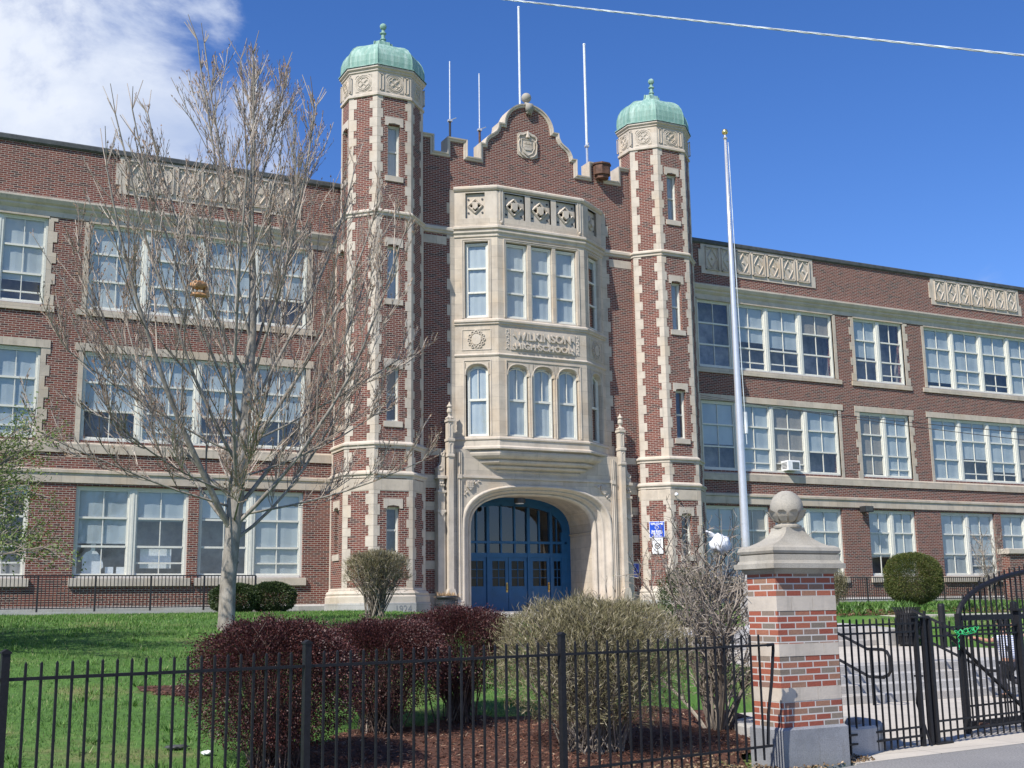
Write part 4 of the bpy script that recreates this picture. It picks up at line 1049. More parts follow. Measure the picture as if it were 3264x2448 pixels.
steps('upper_steps', 16.2, 22.4, 30.6, 1.016, 3, .15, .36, 'last flight of granite steps just before the entrance arch')
struct('landing_paving', MB().slab([(15.3, 24.9), (22.4, 24.9), (22.4, 30.7), (15.3, 30.7)], .6, 1.012), 'concrete')
struct('entrance_terrace', MB().slab([(15.3, 31.7), (22.4, 31.7), (22.4, 36.9), (15.3, 36.9)], .6, 1.466), 'concrete')
for sx, lab in ((15.7, 'sloping granite cheek block on the left side of the upper steps'), (22.4, 'sloping granite cheek block beside the black litter bin')):
    F = Fr(sx, 23.3, math.pi / 2)
    tag(MB().prism(F, [(0, .3), (2.9, .3), (2.9, 1.14), (0, .98)], -.72, 0).build('cheek_wall', 'granite'), lab, 'stone block')
tag(MB().prism(Fr(12.9, 17.3, math.pi / 2), [(0, .1), (4, .1), (4, .75), (0, .62)], 0, .55).prism(Fr(12.9, 15.6, math.pi / 2), [(0, -.1), (1.7, -.1), (1.7, .62), (1.0, .56), (0, .22)], 0, .5).build('cheek_wall', 'granite'), 'pale granite side block of the lower steps behind the leafless bush', 'stone block')
struct('path', MB().slab([(24.6, 24.65), (60, 23.3), (60, 24.5), (24.6, 25.85)], .9, 1.30), 'concrete')
# low granite wall with capped block, by the left turret
t = thing('low_granite_wall', (14, 33.8, 1.2), 'low granite wall with a pyramid capped end block in front of the left turret', 'low wall')
MB().bbox(WORLD, 12.7, 14.75, 33.9, 34.2, .9, 1.50).build('wall_body', 'granite', t)
MB().box(14.72, 15.25, 33.75, 34.28, .8, 1.46).add([(14.67, 33.70, 1.46), (15.30, 33.70, 1.46), (15.30, 34.33, 1.46), (14.67, 34.33, 1.46), (14.67, 33.70, 1.54), (15.30, 33.70, 1.54), (15.30, 34.33, 1.54), (14.67, 34.33, 1.54), (14.985, 34.015, 1.68)],
    [(0, 1, 5, 4), (1, 2, 6, 5), (2, 3, 7, 6), (3, 0, 4, 7), (4, 5, 8), (5, 6, 8), (6, 7, 8), (7, 4, 8), (3, 2, 1, 0)]).build('end_block', 'granite', t)
tag(MB().box(22.2, 22.75, 28.6, 29.1, .9, 1.95).add([(22.15, 28.55, 1.95), (22.8, 28.55, 1.95), (22.8, 29.15, 1.95), (22.15, 29.15, 1.95), (22.475, 28.85, 2.15)], [(0, 1, 4), (1, 2, 4), (2, 3, 4), (3, 0, 4)]).build('capped_block', 'granite'), 'white pyramid capped granite block behind the leafless bush, right of the entrance', 'stone block')
def planter(loc, lab):
    t = thing('planter', loc, lab, 'planter', 'round planters by the entrance'); x, y, z = loc
    MB().lathe([(.20, 0), (.22, .03), (.29, .12), (.33, .24), (.34, .36), (.31, .45), (.33, .47), (.37, .49), (.37, .54), (.33, .56), (.30, .5)], x, y, 26, z).build('pot', 'black_pot', t, True)
    m = MB()
    for k in range(24): a = k * math.pi / 12; m.ball((x + .33 * math.cos(a), y + .33 * math.sin(a), z + .40), .025, 5)
    m.build('pot_beading', 'black_pot', t)
    r = random.Random(int(x * 10)); m = MB()
    for k in range(420):
        a, q = r.random() * 6.28, r.random() ** .5 * .3; b = Vector((x + q * math.cos(a), y + q * math.sin(a), z + .48)); d = Vector((r.uniform(-1, 1), r.uniform(-1, 1), r.uniform(.1, .9))).normalized() * r.uniform(.12, .34)
        s = Vector((r.uniform(-1, 1), r.uniform(-1, 1), 0)).normalized() * .016; m.poly([b - s, b + s, b + d])
    m.build('dead_plants', 'dry', t)
planter((15.25, 35.1, 1.50), 'glossy black pot of dead plants left of the entrance arch')

# ------------------------------------------------------------------ brick gate pillar
az = R(90 - 88); F = Fr(8.13, 10.04, az)
t = thing('gate_pillar', (*F.pt(.46, .24, 0)[:2], 0), 'banded brick and stone gate pillar topped by a carved stone ball', 'gate pillar')
W_, D_ = .90, .53
MB().bbox(F, 0, W_, 0, D_, -.3, .42, .025).build('granite_base', 'granite_dark', t)
bands = [(.68, .82), (1.14, 1.27), (1.61, 1.76)]; zz = .42; i0, i1, j0, j1 = .035, W_ - .035, .035, D_ - .035
br_ = MB()
for a, b in bands + [(2.0, 2.0)]: br_.fbox(F, i0, i1, j0, j1, zz, a); zz = b
br_.build('brick_shaft', 'pillar_brick', t)
for k, (a, b) in enumerate(bands):
    s = MB(); uu = [i0 - .004, i0 + (.62 if k % 2 else .2), i0 + (.62 if k % 2 else .5), i1 + .004]
    uu = sorted(set(uu))
    for p, q in zip(uu, uu[1:]): s.fbox(F, p + .002, q - .002, j0 - .004, j1 + .004, a + .001, b - .001)
    s.build('stone_band', 'stone_plain', t)
sq = [F.pt(u, d, 0)[:2] for u, d in ((i0, j0), (i1, j0), (i1, j1), (i0, j1))]
MB().sweep(sq, [(0, 2.0), (.03, 2.03), (.04, 2.055), (.095, 2.058), (.095, 2.11), (.07, 2.115), (.06, 2.14), (.05, 2.142), (.05, 2.205), (.03, 2.207), (.055, 2.22), (.066, 2.245), (.055, 2.28), (.02, 2.302), (0, 2.305)], True).build('capstone', 'stone_dirty', t)
cx, cy = F.pt(W_ / 2, D_ / 2, 0)[:2]; pd = MB(); vs = []
for k in range(7):
    q = k / 6; z = 2.305 + .20 * q; hu = .40 - .27 * (1 - (1 - q) ** 2.2); hd = .20 - .075 * (1 - (1 - q) ** 2)
    vs += [F.pt(W_ / 2 + a * hu, D_ / 2 + b * hd, z) for a, b in ((-1, -1), (1, -1), (1, 1), (-1, 1))]
pd.add(vs, [(4 * k + i, 4 * k + (i + 1) % 4, 4 * k + 4 + (i + 1) % 4, 4 * k + 4 + i) for k in range(6) for i in range(4)] + [(24, 25, 26, 27)])
pd.lathe([(.12, 2.49), (.15, 2.505), (.155, 2.525), (.12, 2.54), (.09, 2.56)], cx, cy, 20)
pd.build('pedestal', 'stone_dirty', t)
bl_ = MB().ball((cx, cy, 2.725), .180, 26, 1.06); bl_.build('stone_ball', 'stone_dirty', t, True)
lf = MB()
for k in range(10):
    a = k * math.pi / 5; pts = []
    for (el, sp, o) in ((-66, .07, .008), (-46, .18, .018), (-28, .22, .022), (-15, .19, .028), (-8, .09, .052)):
        rr = .188 + o; ca, sa = math.cos(R(el)), math.sin(R(el)); pts.append([(cx + rr * ca * math.cos(a + s * sp * 1.3), cy + rr * ca * math.sin(a + s * sp * 1.3), 2.725 + rr * sa) for s in (-1, 0, 1)])
    lf.add([p for r_ in pts for p in r_], [(3 * i + j, 3 * i + j + 1, 3 * i + 4 + j, 3 * i + 3 + j) for i in range(4) for j in range(2)])
lf.build('carved_leaves', 'stone_dirty', t)

# ------------------------------------------------------------------ iron fences and gate
def picket_panel(F, s0, s1, n, z0, z1, rails, parent, mat='iron', pw=.016, rw=.02, zf=None, name='picket_panel', point=True):
    m = MB()
    for k in range(n):
        u = s0 + (s1 - s0) * (k + 1) / (n + 1); zt = zf(u) if zf else z1
        m.fbox(F, u - pw / 2, u + pw / 2, -pw / 2, pw / 2, z0, zt - .015)
        if point: m.prism(F, [(u - pw / 2, zt - .015), (u + pw / 2, zt - .015), (u, zt)], -pw / 2, pw / 2)
    m.build(name, mat, parent)
    for z in rails: MB().fbox(F, s0, s1, -rw * .75, rw * .75, z - rw * .55, z + rw * .55).build('rail', mat, parent)
azf = R(10); FF = Fr(8.09 - .15 * 1 + 0.0, 10.06 - .2, azf)
posts = [-12.4, -9.9, -7.48, -5.30, -2.81, -.21]
t = thing('iron_fence', (3, 9, 0), 'black iron picket fence along the lawn, ending at the brick pillar', 'fence')
for k, (a, b) in enumerate(zip(posts, posts[1:])):
    picket_panel(FF, a + .03, b - .03 if k < 4 else b + .09, 20, .16, 1.385, (1.275, .29), t, pw=.0165)
for k, a in enumerate(posts[:-1]):
    if a == posts[-1]: continue
    zt = 1.44; MB().fbox(FF, a - .026, a + .026, -.026, .026, -.2, zt).prism(FF, [(a - .032, zt), (a + .032, zt), (a + .032, zt + .012), (a, zt + .03), (a - .032, zt + .012)], -.032, .032).build('post', 'iron', t)
MB().tube([FF.pt(-.12, 0, 1.275), FF.pt(-.03, .0, 1.28), FF.pt(-.0, .03, 1.22), FF.pt(-.05, .03, .9), FF.pt(-.12, .03, .6), FF.pt(-.16, .02, .3)], .017, 6).build('brace', 'iron', t)
FG2 = Fr(*Fr(8.09, 10.31, azf).pt(0, 0, 0)[:2], azf)
t = thing('gate_side_panel', (*FG2.pt(2, 0, 0)[:2], 0), 'fixed black picket panel with twin posts right of the brick pillar', 'fence panel')
picket_panel(FG2, .93, 2.76, 14, .02, 1.50, (1.43, 1.335, .23, .13), t, pw=.018)
MB().fbox(FG2, 2.74, 2.79, -.025, .025, -.05, 1.49).fbox(FG2, 2.90, 2.95, -.025, .025, -.05, 1.49).fbox(FG2, 2.70, 2.99, -.035, .035, 1.49, 1.51).tube([FG2.pt(2.80, 0, 1.47), FG2.pt(2.845, 0, 1.36), FG2.pt(2.89, 0, 1.47)], .009, 5).tube([FG2.pt(2.80, 0, 1.38), FG2.pt(2.845, 0, 1.46), FG2.pt(2.89, 0, 1.38)], .009, 5).build('twin_post', 'iron', t)
MB().tube([FG2.pt(2.84, -.05, .02), FG2.pt(2.78, .06, .5), FG2.pt(2.86, .05, .92)], .016, 5).fbox(FG2, 2.80, 2.86, .0, .09, .80, .82).build('drop_bolt', 'iron', t)
t = thing('low_gate', (*FG2.pt(4.2, 0, 0)[:2], 0), 'black picket gate leaf without an arch, in front of the arched leaf', 'gate')
picket_panel(FG2, 3.05, 6.6, 24, .03, 1.45, (1.37, 1.27, .27, .15), t, pw=.018)
MB().fbox(FG2, 3.01, 3.07, -.03, .03, -.02, 1.47).fbox(FG2, 2.98, 3.30, -.05, .05, -.01, .03).ball(FG2.pt(3.04, 0, 1.49), .03, 8).build('gate_post', 'iron', t); MB().fbox(FG2, 4.98, 5.05, -.04, .04, .0, 1.55).fbox(FG2, 4.93, 5.10, -.06, .06, 1.55, 1.58).build('gate_post', 'iron', t)
FA = Fr(*Fr(8.09, 10.76, azf).pt(0, 0, 0)[:2], azf)
t = thing('arched_gate', (*FA.pt(5.5, 0, 0)[:2], 0), 'arched black iron gate leaf with heavy beams and a diagonal brace', 'gate')
A0, A1 = 4.28, 8.3; AC, AR, AH = 7.0, 2.72, .66
def arcz(u): q = (u - AC) / AR; return 1.46 + AH * math.sqrt(max(0, 1 - min(1, q * q)))
picket_panel(FA, A0 + .02, A1, 30, .06, 2.1, (.34, 1.30), t, pw=.018, zf=lambda u: arcz(u) + .10)
fr2 = MB(); us = [A0 + (A1 - A0) * (1 - math.cos(math.pi / 2 * k / 22)) for k in range(23)]
fr2.tube([FA.pt(u, 0, arcz(u)) for u in us], .036, 8)
fr2.fbox(FA, A0 - .035, A0 + .035, -.035, .035, .0, 1.52).fbox(FA, A0, A1, -.035, .035, 1.43, 1.50).fbox(FA, A0, A1, -.03, .03, .05, .15)
fr2.build('gate_frame', 'iron', t)
MB().tube([FA.pt(A0 - .35, -.05, 1.28), FA.pt(5.75, -.05, .12)], .026, 6).build('diagonal_brace', 'iron', t)
MB().lathe([(.07, -.025), (.075, 0), (.07, .025)], *FA.pt(4.55, -.08, 0)[:2], 14, .1).build('gate_wheel', 'rust', t)
t = thing('green_tape', FG2.pt(3.75, 0, 1.3), 'strip of bright green tape tied round the iron gate bars', 'tape')
m = MB(); q = []
for k in range(60): u = 3.55 + .5 * k / 59; q.append(FG2.pt(u, -.03 + .02 * math.sin(k * 1.3), 1.30 + .03 * math.sin(k * .9) + .04 * k / 59))
m.tube(q, .0035, 4); m.tube([FG2.pt(3.6 + .02 * math.sin(k * 1.1), -.03 + .015 * math.cos(k), 1.3 - .011 * k) for k in range(20)], .004, 4); m.tube([FG2.pt(3.56, -.03, 1.30), FG2.pt(3.75, -.035, 1.27), FG2.pt(4.0, -.03, 1.3)], .004, 4)
m.build('tape', 'rope', t)
# round granite trough behind the pillar
t = thing('round_trough', (10.3, 11.6, 0), 'low round granite tub with a dark hollow behind the gate pillar', 'stone tub')
MB().lathe([(.86, -.1), (.86, .28), (.84, .31), (.66, .31), (.64, .27), (.62, .05)], 9.62, 11.42, 40, 0).build('tub_rim', 'granite', t)
MB().lathe([(.02, .1), (.64, .1)], 9.62, 11.42, 30, 0).build('tub_soil', 'mulch', t)

def railing(p0, p1, n, zb, zt, lab, posts=6, gap=.1):
    L = math.hypot(p1[0] - p0[0], p1[1] - p0[1]); F = Fr(p0[0], p0[1], math.atan2(p1[1] - p0[1], p1[0] - p0[0]))
    t = thing('iron_railing', ((p0[0] + p1[0]) / 2, (p0[1] + p1[1]) / 2, zb), lab, 'railing', 'black railings along the school walls')
    for k in range(posts): a, b = L * k / posts, L * (k + 1) / posts; picket_panel(F, a, b, int((b - a) / gap), zb + .08, zt, (zt - .0, zb + .1), t, 'iron_far', .02, .03, point=False)
    for k in range(posts + 1): a = L * k / posts; MB().fbox(F, a - .025, a + .025, -.025, .025, zb - .1, zt).build('post', 'iron_far', t)
    MB().fbox(F, 0, L, -.12, .12, zb - .3, zb).build('concrete_kerb', 'granite', t)
railing((-3, 35.6), (9.2, 35.6), 0, 1.72, 2.72, 'black railing in front of the left wing, behind the tree', 8, .105)
railing((29.5, 35.9), (46, 35.9), 0, 1.66, 2.62, 'black railing in front of the right wing, behind the round bush', 8, .12)
def handrail(x, y, lab, flip=0):
    t = thing('handrail', (x, y, 0), lab, 'handrail', 'black handrails on the steps')
    z = lambda yy: .90 + max(0, yy - 15.7) * .445
    top = [(x, 15.2, .46), (x, 15.05, .50), (x, 15.0, .56), (x, 15.0, .80), (x, 15.05, .88), (x, 15.15, .91), (x, 15.5, .91), (x, 17.2, 1.52)]
    MB().tube(top, .026, 8).build('upper_rail', 'iron', t); MB().tube([(x, 15.15, .46), (x, 15.5, .46), (x, 17.2, 1.07)], .026, 8).build('lower_rail', 'iron', t)
    for yy, zz in ((15.42, 0), (16.9, .57)): MB().tube([(x, yy, zz), (x, yy, zz + .93)], .026, 8).build('post', 'iron', t)
handrail(14.42, 0, 'black handrail with a looped end, nearest the gate pillar'); handrail(17.2, 0, 'black handrail with a looped end, beside the child on the steps')
def bollard(x, y, z, lab):
    t = thing('bollard', (x, y, z), lab, 'bollard', 'black bollards by the landing')
    MB().lathe([(.085, 0), (.085, 1.04), (.075, 1.08), (.04, 1.1)], x, y, 18, z).build('bollard_body', 'iron', t, False)
    MB().lathe([(.09, 0), (.09, .05)], x, y, 18, z).lathe([(.088, .95), (.088, .965)], x, y, 18, z).build('bollard_ring', 'iron', t)
bollard(22.45, 21.5, .52, 'black bollard right of the litter bin'); bollard(23.9, 20.6, .55, 'black bollard seen through the arched gate')
t = thing('litter_bin', (22.9, 23.0, .57), 'black slatted metal litter bin with a flared rim', 'litter bin'); m = MB(); x, y = 22.75, 22.95
for k in range(30):
    a = 2 * math.pi * k / 30; c, s = math.cos(a), math.sin(a); tx, ty = -s * .017, c * .017
    pr_ = [(.27, .08), (.29, .5), (.28, .80), (.31, .88), (.38, .97)]
    m.add([(x + r * c + e * tx, y + r * s + e * ty, .57 + z) for r, z in pr_ for e in (-1, 1)], [(2 * i, 2 * i + 1, 2 * i + 3, 2 * i + 2) for i in range(4)])
m.build('bin_slats', 'iron', t)
MB().lathe([(.25, .06), (.25, .8)], x, y, 20, .57).build('bin_liner', 'iron', t)
MB().lathe([(.29, .04), (.29, .1)], x, y, 24, .57).lathe([(.295, .25), (.295, .29)], x, y, 24, .57).lathe([(.285, .78), (.285, .82)], x, y, 24, .57).lathe([(.2, 0), (.2, .06)], x, y, 20, .57).build('bin_bands', 'iron', t)
# flagpole
t = thing('flagpole', (20.2, 25.5, 1.3), 'tall tapering silver flagpole with a gold ball, right of the entrance', 'flagpole')
FX, FY = 20.12, 26.0
MB().tube([(FX, FY, 1.0), (FX, FY, 3.5), (FX, FY, 7), (FX, FY, 11), (FX, FY, 14.9)], [.118, .115, .098, .07, .036], 20).build('pole', 'alu', t, True)
MB().lathe([(.17, 0), (.17, .04), (.13, .1)], FX, FY, 20, 1.01).build('pole_collar', 'alu', t)
MB().lathe([(.05, 0), (.07, .03), (.03, .08), (.03, .14)], FX, FY, 12, 14.9).build('truck', 'alu', t)
MB().ball((FX, FY, 15.12), .09, 14).build('gold_ball', 'gold', t, True)
MB().tube([(FX + .14, FY - .05, 7.9 - .9 * k / 8 * 4) if k else (FX + .06, FY - .05, 14.8) for k in range(9)][:1] + [(FX + .13, FY - .06, 8.0), (FX + .17, FY - .06, 6.0)], .012, 5).tube([(FX + .17, FY - .06, 6.9), (FX + .17, FY - .06, 6.3)], .05, 6).build('halyard', 'wire', t)

# ------------------------------------------------------------------ vegetation helpers
def V(*a): return Vector(a)
def leaf_quad(mb, p, d, n, L, w):
    s = d.cross(n)
    if s.length < 1e-5: s = d.orthogonal()
    s = s.normalized() * w / 2; o = len(mb.v)
    mb.v += [tuple(p - s * .4), tuple(p + s * .4), tuple(p + d * L * .55 + s), tuple(p + d * L), tuple(p + d * L * .55 - s)]
    mb.f.append((o, o + 1, o + 2, o + 3, o + 4))
def tri(mb, a, b, c): o = len(mb.v); mb.v += [tuple(a), tuple(b), tuple(c)]; mb.f.append((o, o + 1, o + 2))
def rv(r, z0=-1, z1=1):
    while True:
        v = V(r.uniform(-1, 1), r.uniform(-1, 1), r.uniform(z0, z1))
        if .05 < v.length < 1: return v.normalized()
def stick(mb, a, b, ra, rb_, k=3): mb.tube([a, b], [ra, rb_], k, False)
def lump(v, seed):       # cheap smooth noise on directions
    return (math.sin(v.x * 3.1 + seed) * math.cos(v.y * 2.7 + seed * 1.7) + .6 * math.sin(v.z * 5 + v.x * 4.3 + seed * 2.3) + .35 * math.sin(v.y * 9 + v.z * 7 + seed)) / 1.95

# ---- the big bare tree
def curve_branch(mb, r, p, d, L, r0, r1, n, up=.25, wob=.12, k=5, lim=None):
    pts = [p.copy()]; dirs = [d.copy()]; dd = d.copy(); stop = None
    for i in range(n):
        dd = (dd + V(0, 0, up / n) + rv(r) * wob).normalized(); p = p + dd * (L / n); pts.append(p.copy()); dirs.append(dd.copy())
        if lim and i > 0 and lim(p) > 1.0: break
    n = len(pts) - 1
    mb.tube(pts, [r0 + (r1 - r0) * i / n for i in range(n + 1)], k, False); return pts, dirs
def bare_tree(base, label, seed=11):
    r = random.Random(seed); t = thing('bare_tree', tuple(base), label, 'tree')
    tr = MB(); x, y, z = base
    tp = [V(x, y, z - .2), V(x, y, z), V(x + .01, y, z + .8), V(x + .07, y, z + 1.7), V(x + .10, y, z + 2.4), V(x + .20, y, z + 3.4), V(x + .28, y, z + 4.4), V(x + .32, y, z + 5.4), V(x + .30, y, z + 6.6), V(x + .22, y, z + 8.0), V(x + .25, y, z + 9.2), V(x + .2, y, z + 10.3)]
    tr.tube(tp, [.21, .155, .142, .138, .155, .11, .095, .08, .062, .045, .03, .012], 14, False)
    for k in range(9):
        a = r.random() * 6.28; zz = r.uniform(.3, 2.2); tr.ball((x + .12 * math.cos(a) + .04 * zz, y + .12 * math.sin(a), z + zz), .03, 6)
    tr.build('trunk', 'bark', t, True)
    lim, tw, bud = MB(), MB(), MB()
    ENV = [(0, 1.2), (1.2, 2.0), (1.9, 3.2), (2.8, 3.6), (4.0, 3.7), (5.8, 3.8), (7.2, 3.35), (8.6, 2.3), (9.5, 1.7), (10.2, 1.15), (10.8, .6), (11.15, .05)]
    def env(p):         # crown envelope
        h = p.z - z
        if h <= 0: return 9
        for (h0, r0), (h1, r1) in zip(ENV, ENV[1:]):
            if h <= h1: return math.hypot(p.x - x - .1, p.y - y) / max(.05, r0 + (r1 - r0) * (h - h0) / (h1 - h0))
        return 9
    def clip(pts, dirs, lim_=1.0):
        for i in range(1, len(pts)):
            if env(pts[i]) > lim_: return pts[:max(2, i + 1)], dirs[:max(2, i + 1)]
        return pts, dirs
    def twigs(pts, dirs, dens, L, lvl):
        for i in range(1, len(pts)):
            for _ in range(dens):
                q = pts[i - 1].lerp(pts[i], r.random()); 
                e = env(q)
                if e > 1.12: continue
                side = dirs[i].cross(rv(r)).normalized(); d = (dirs[i] * r.uniform(.8, 1.2) + side * r.uniform(.35, .75) + V(0, 0, .2)).normalized()
                LL = L * r.uniform(.5, 1.25) * (1 if e < .8 else .6)
                r_ = .0052 if lvl else .0078
                pp, dd = curve_branch(tw, r, q, d, LL, r_, r_ * .5, 3 if lvl else 4, .45, .09, 3, env)
                if lvl == 0: twigs(pp, dd, 1, LL * .5, 1)
                if r.random() < .55:
                    e_ = pp[-1]
                    for _b in range(1 if lvl else 2):
                        o = rv(r); tri(bud, e_ + o * .022, e_ + rv(r) * .02, e_ + dd[-1] * .05)
                elif lvl and r.random() < .6:
                    o = rv(r); m_ = pp[1]; tri(bud, m_, m_ + o * .03, m_ + rv(r) * .03)
    lead = []
    # (height up trunk, azimuth, tilt from vertical, length, radius)
    spec = [(1.55, 12, 62, 3.6, .06), (1.7, 200, 40, 9.0, .105), (1.75, 120, 52, 5.6, .06), (1.8, 330, 48, 6.2, .07), (2.1, 25, 44, 7.2, .075), (2.3, 170, 55, 5.6, .06),
            (2.4, 250, 38, 7.4, .07), (2.6, 60, 40, 7.0, .065), (2.9, 190, 42, 6.6, .06), (3.0, 350, 36, 7.6, .07), (3.4, 110, 30, 7.0, .06), (3.7, 215, 34, 6.6, .055), (3.8, 20, 30, 7.0, .065),
            (4.2, 290, 28, 6.6, .055), (4.5, 165, 30, 6.0, .05), (4.8, 40, 24, 6.3, .055), (5.2, 200, 24, 5.7, .05), (5.6, 0, 26, 5.2, .045), (6.0, 100, 18, 5.2, .04), (6.6, 260, 22, 4.6, .04), (7.2, 180, 22, 4, .035), (7.8, 10, 20, 3.6, .03), (8.6, 90, 20, 2.8, .025),
            (1.9, 275, 75, 3.3, .035), (2.0, 0, 80, 3.6, .04), (2.15, 180, 78, 3.6, .04), (2.5, 90, 70, 3.4, .035), (2.4, 215, 80, 3.0, .03), (2.7, 15, 76, 3.4, .035), (3.1, 185, 68, 3.5, .035), (3.3, 5, 66, 3.4, .035)]
    for h, a, tilt, L, rr in spec:
        rr *= .58; f = 0; hh = z + h
        p = None
        for q0, q1 in zip(tp, tp[1:]):
            if q0.z <= hh <= q1.z: p = q0.lerp(q1, (hh - q0.z) / (q1.z - q0.z)); break
        a = R(a + r.uniform(-14, 14)); ti = R(tilt); d = V(math.cos(a) * math.sin(ti), math.sin(a) * math.sin(ti), math.cos(ti))
        n = max(7, int(L / .55)); flat = tilt > 64
        pts, dirs = curve_branch(lim, r, p, d, L, rr, .012, n, .25 if flat else .95, .045, 7, env)
        nb = 2
        for i in range(2, len(pts)):
            for _ in range((2 if i % 2 else 1) if i < len(pts) - 1 else 4):
                s = dirs[i].cross(rv(r)).normalized(); d2 = (dirs[i] * r.uniform(.8, 1.1) + s * r.uniform(.4, .7) + V(0, 0, .15)).normalized()
                L2 = L * r.uniform(.18, .38) * (1.25 - .5 * i / len(pts)); r2 = max(.009, rr * .30 * (1 - .6 * i / len(pts)))
                p2, d2s = curve_branch(lim if r2 > .014 else tw, r, pts[i], d2, L2, r2, .006, 6, .6, .06, 5, env)
                twigs(p2, d2s, 2 if r.random() < .6 else 1, .5, 0)
    twigs(tp[8:], [V(0, 0, 1)] * len(tp[8:]), 2, .6, 0)
    lim.build('limbs', 'bark', t, True); tw.build('twigs', 'twig', t); bud.build('buds', 'bud', t)
    return t
bare_tree((5.0, 21.3, 1.36), 'tall leafless street tree with pale grey bark on the lawn')

def shrub_dome(name, base, rx, ry, zlo, zhi, label, cat, leafm, stemm, nleaf, leafL, leafw, seed, nstem=60, upward=0.0, spiky=0.0, inner=.35, flat=.6, bumpy=.10, stemr=.008, group=None, stemtop=.85, low=.25):
    """leafy dome on a spray of stems rising from one base; zlo..zhi is the leafy zone"""
    r = random.Random(seed); x, y, z = base; t = thing(name, base, label, cat, group)
    lv, st = MB(), MB(); gaps = [rv(r) for _ in range(5)] if spiky > .1 else []; c = V(x, y, z + (zlo + zhi) / 2); rz = (zhi - zlo) / 2
    def surf(d):        # superellipsoid radius along d
        e = 2.6; k = (abs(d.x / rx) ** e + abs(d.y / ry) ** e + abs(d.z / rz) ** e) ** (-1 / e)
        return k * (1 + bumpy * lump(d * 2.2, seed))
    for i in range(nleaf):
        d = rv(r)
        if d.z < -.2 and r.random() > low: d.z = -d.z
        if any(d.dot(g_) > .965 for g_ in gaps) and r.random() < .35: continue
        q = 1 - inner * r.random() ** 1.6 if r.random() < .85 else r.uniform(.4, 1)
        if spiky and r.random() < .25: q *= 1 + spiky * r.random()
        p = c + d * surf(d) * q
        dd = (d * (1 - upward) + V(0, 0, 1) * upward + rv(r) * .75).normalized()
        leaf_quad(lv, p, dd, rv(r), leafL * r.uniform(.6, 1.4), leafw * r.uniform(.7, 1.3))
    for i in range(nstem):
        d = rv(r, -.1, 1); 
        if d.z < .0: d.z = -d.z
        e = c + d * surf(d) * r.uniform(.6, stemtop); b = V(x + r.gauss(0, rx * .14), y + r.gauss(0, ry * .14), z - .03)
        m_ = b.lerp(e, .45) + V(0, 0, .08 * rz) + rv(r) * .04 * rx; q2 = b.lerp(e, .75) + rv(r) * .05 * rx
        w = stemr * r.uniform(.6, 1.4); st.tube([b, m_, q2, e], [w, w * .8, w * .6, w * .35], 4, False)
        for _ in range(3):
            s0 = m_.lerp(e, r.random()); stick(st, s0, s0 + (rv(r, 0, 1) + (e - b).normalized()).normalized() * .28 * rx, w * .5, w * .25)
    for i in range(int(260 * spiky)):
        d = rv(r, .1, 1); p = c + d * surf(d) * .93; e = p + (d * .6 + V(0, 0, .7) + rv(r) * .4).normalized() * r.uniform(.06, .16) * rx; stick(st, p, e, stemr * .35, stemr * .2)
        for k_ in range(5): leaf_quad(lv, p.lerp(e, r.random()), rv(r), rv(r), leafL, leafw)
    st.build('stems', stemm, t); lv.build('foliage', leafm, t); return t
BG = 'clipped purple bushes behind the fence'
shrub_dome('barberry_bush', (3.2, 11.55, H(3.2, 11.5)), .80, .74, .20, 1.37, 'large clipped dark purple bush nearest the lawn, leftmost of the three', 'bush', 'purple', 'stem_dark', 80000, .019, .012, 21, 130, group=BG, low=.55, inner=.45, bumpy=.11, spiky=.12)
shrub_dome('barberry_bush', (4.80, 12.95, H(4.8, 12.95)), .82, .72, .24, 1.22, 'middle clipped purple bush with many bare stems showing below', 'bush', 'purple', 'stem_dark', 70000, .017, .011, 22, 150, group=BG, inner=.5, low=.4, bumpy=.11, spiky=.12)
shrub_dome('barberry_bush', (5.95, 13.35, H(5.95, 13.35)), .72, .66, .35, 1.32, 'clipped purple bush half hidden behind the tan twiggy bush', 'bush', 'purple', 'stem_dark', 60000, .017, .011, 23, 120, group=BG, inner=.5, low=.4, bumpy=.11, spiky=.12)
shrub_dome('twiggy_bush', (6.62, 11.3, H(6.6, 11.3)), 1.03, .92, .30, 1.56, 'wide olive tan bush of upright twigs behind the fence', 'bush', 'olive_twig', 'stem', 62000, .07, .0055, 24, 230, upward=.62, spiky=.12, inner=.7, stemr=.010, low=.5, bumpy=.14, stemtop=.95)
shrub_dome('twiggy_bush', (9.35, 25.5, H(9.35, 25.5)), .72, .7, .5, 1.42, 'small vase shaped twiggy bush on the lawn before the left turret', 'bush', 'olive_twig', 'stem', 12000, .10, .008, 25, 110, upward=.55, spiky=.1, inner=.8, stemr=.013, low=.3, bumpy=.12, stemtop=.95)
shrub_dome('twiggy_bush', (26.9, 30.2, H(27, 30)), .36, .36, .1, 1.25, 'slim olive bush beside the brick pillar, in front of the right wing', 'bush', 'olive_twig', 'stem', 7000, .09, .009, 26, 50, upward=.5, inner=.6, low=.6)
shrub_dome('round_yew', (30.15, 30.0, H(30, 30)), 0.86, 0.86, .10, 1.76, 'large round clipped green bush on the right lawn', 'bush', 'yew', 'stem_dark', 60000, .045, .014, 27, 40, inner=.16, low=.9, bumpy=.055, spiky=.05)
for k, (px_, py_, rx, h, sd) in enumerate(((8.35, 34.6, .72, .82, 28), (9.45, 34.6, .66, .86, 29))):
    shrub_dome('evergreen_bush', (px_, py_, H(px_, py_)), rx, .6, .02, h, ('dark clipped evergreen hugging the bare tree trunk' if k == 0 else 'dark clipped evergreen at the end of the left railing'), 'bush', 'evergreen', 'stem_dark', 17000, .05, .022, sd, 25, inner=.2, low=.9, bumpy=.08, group='dark evergreens by the left railing')
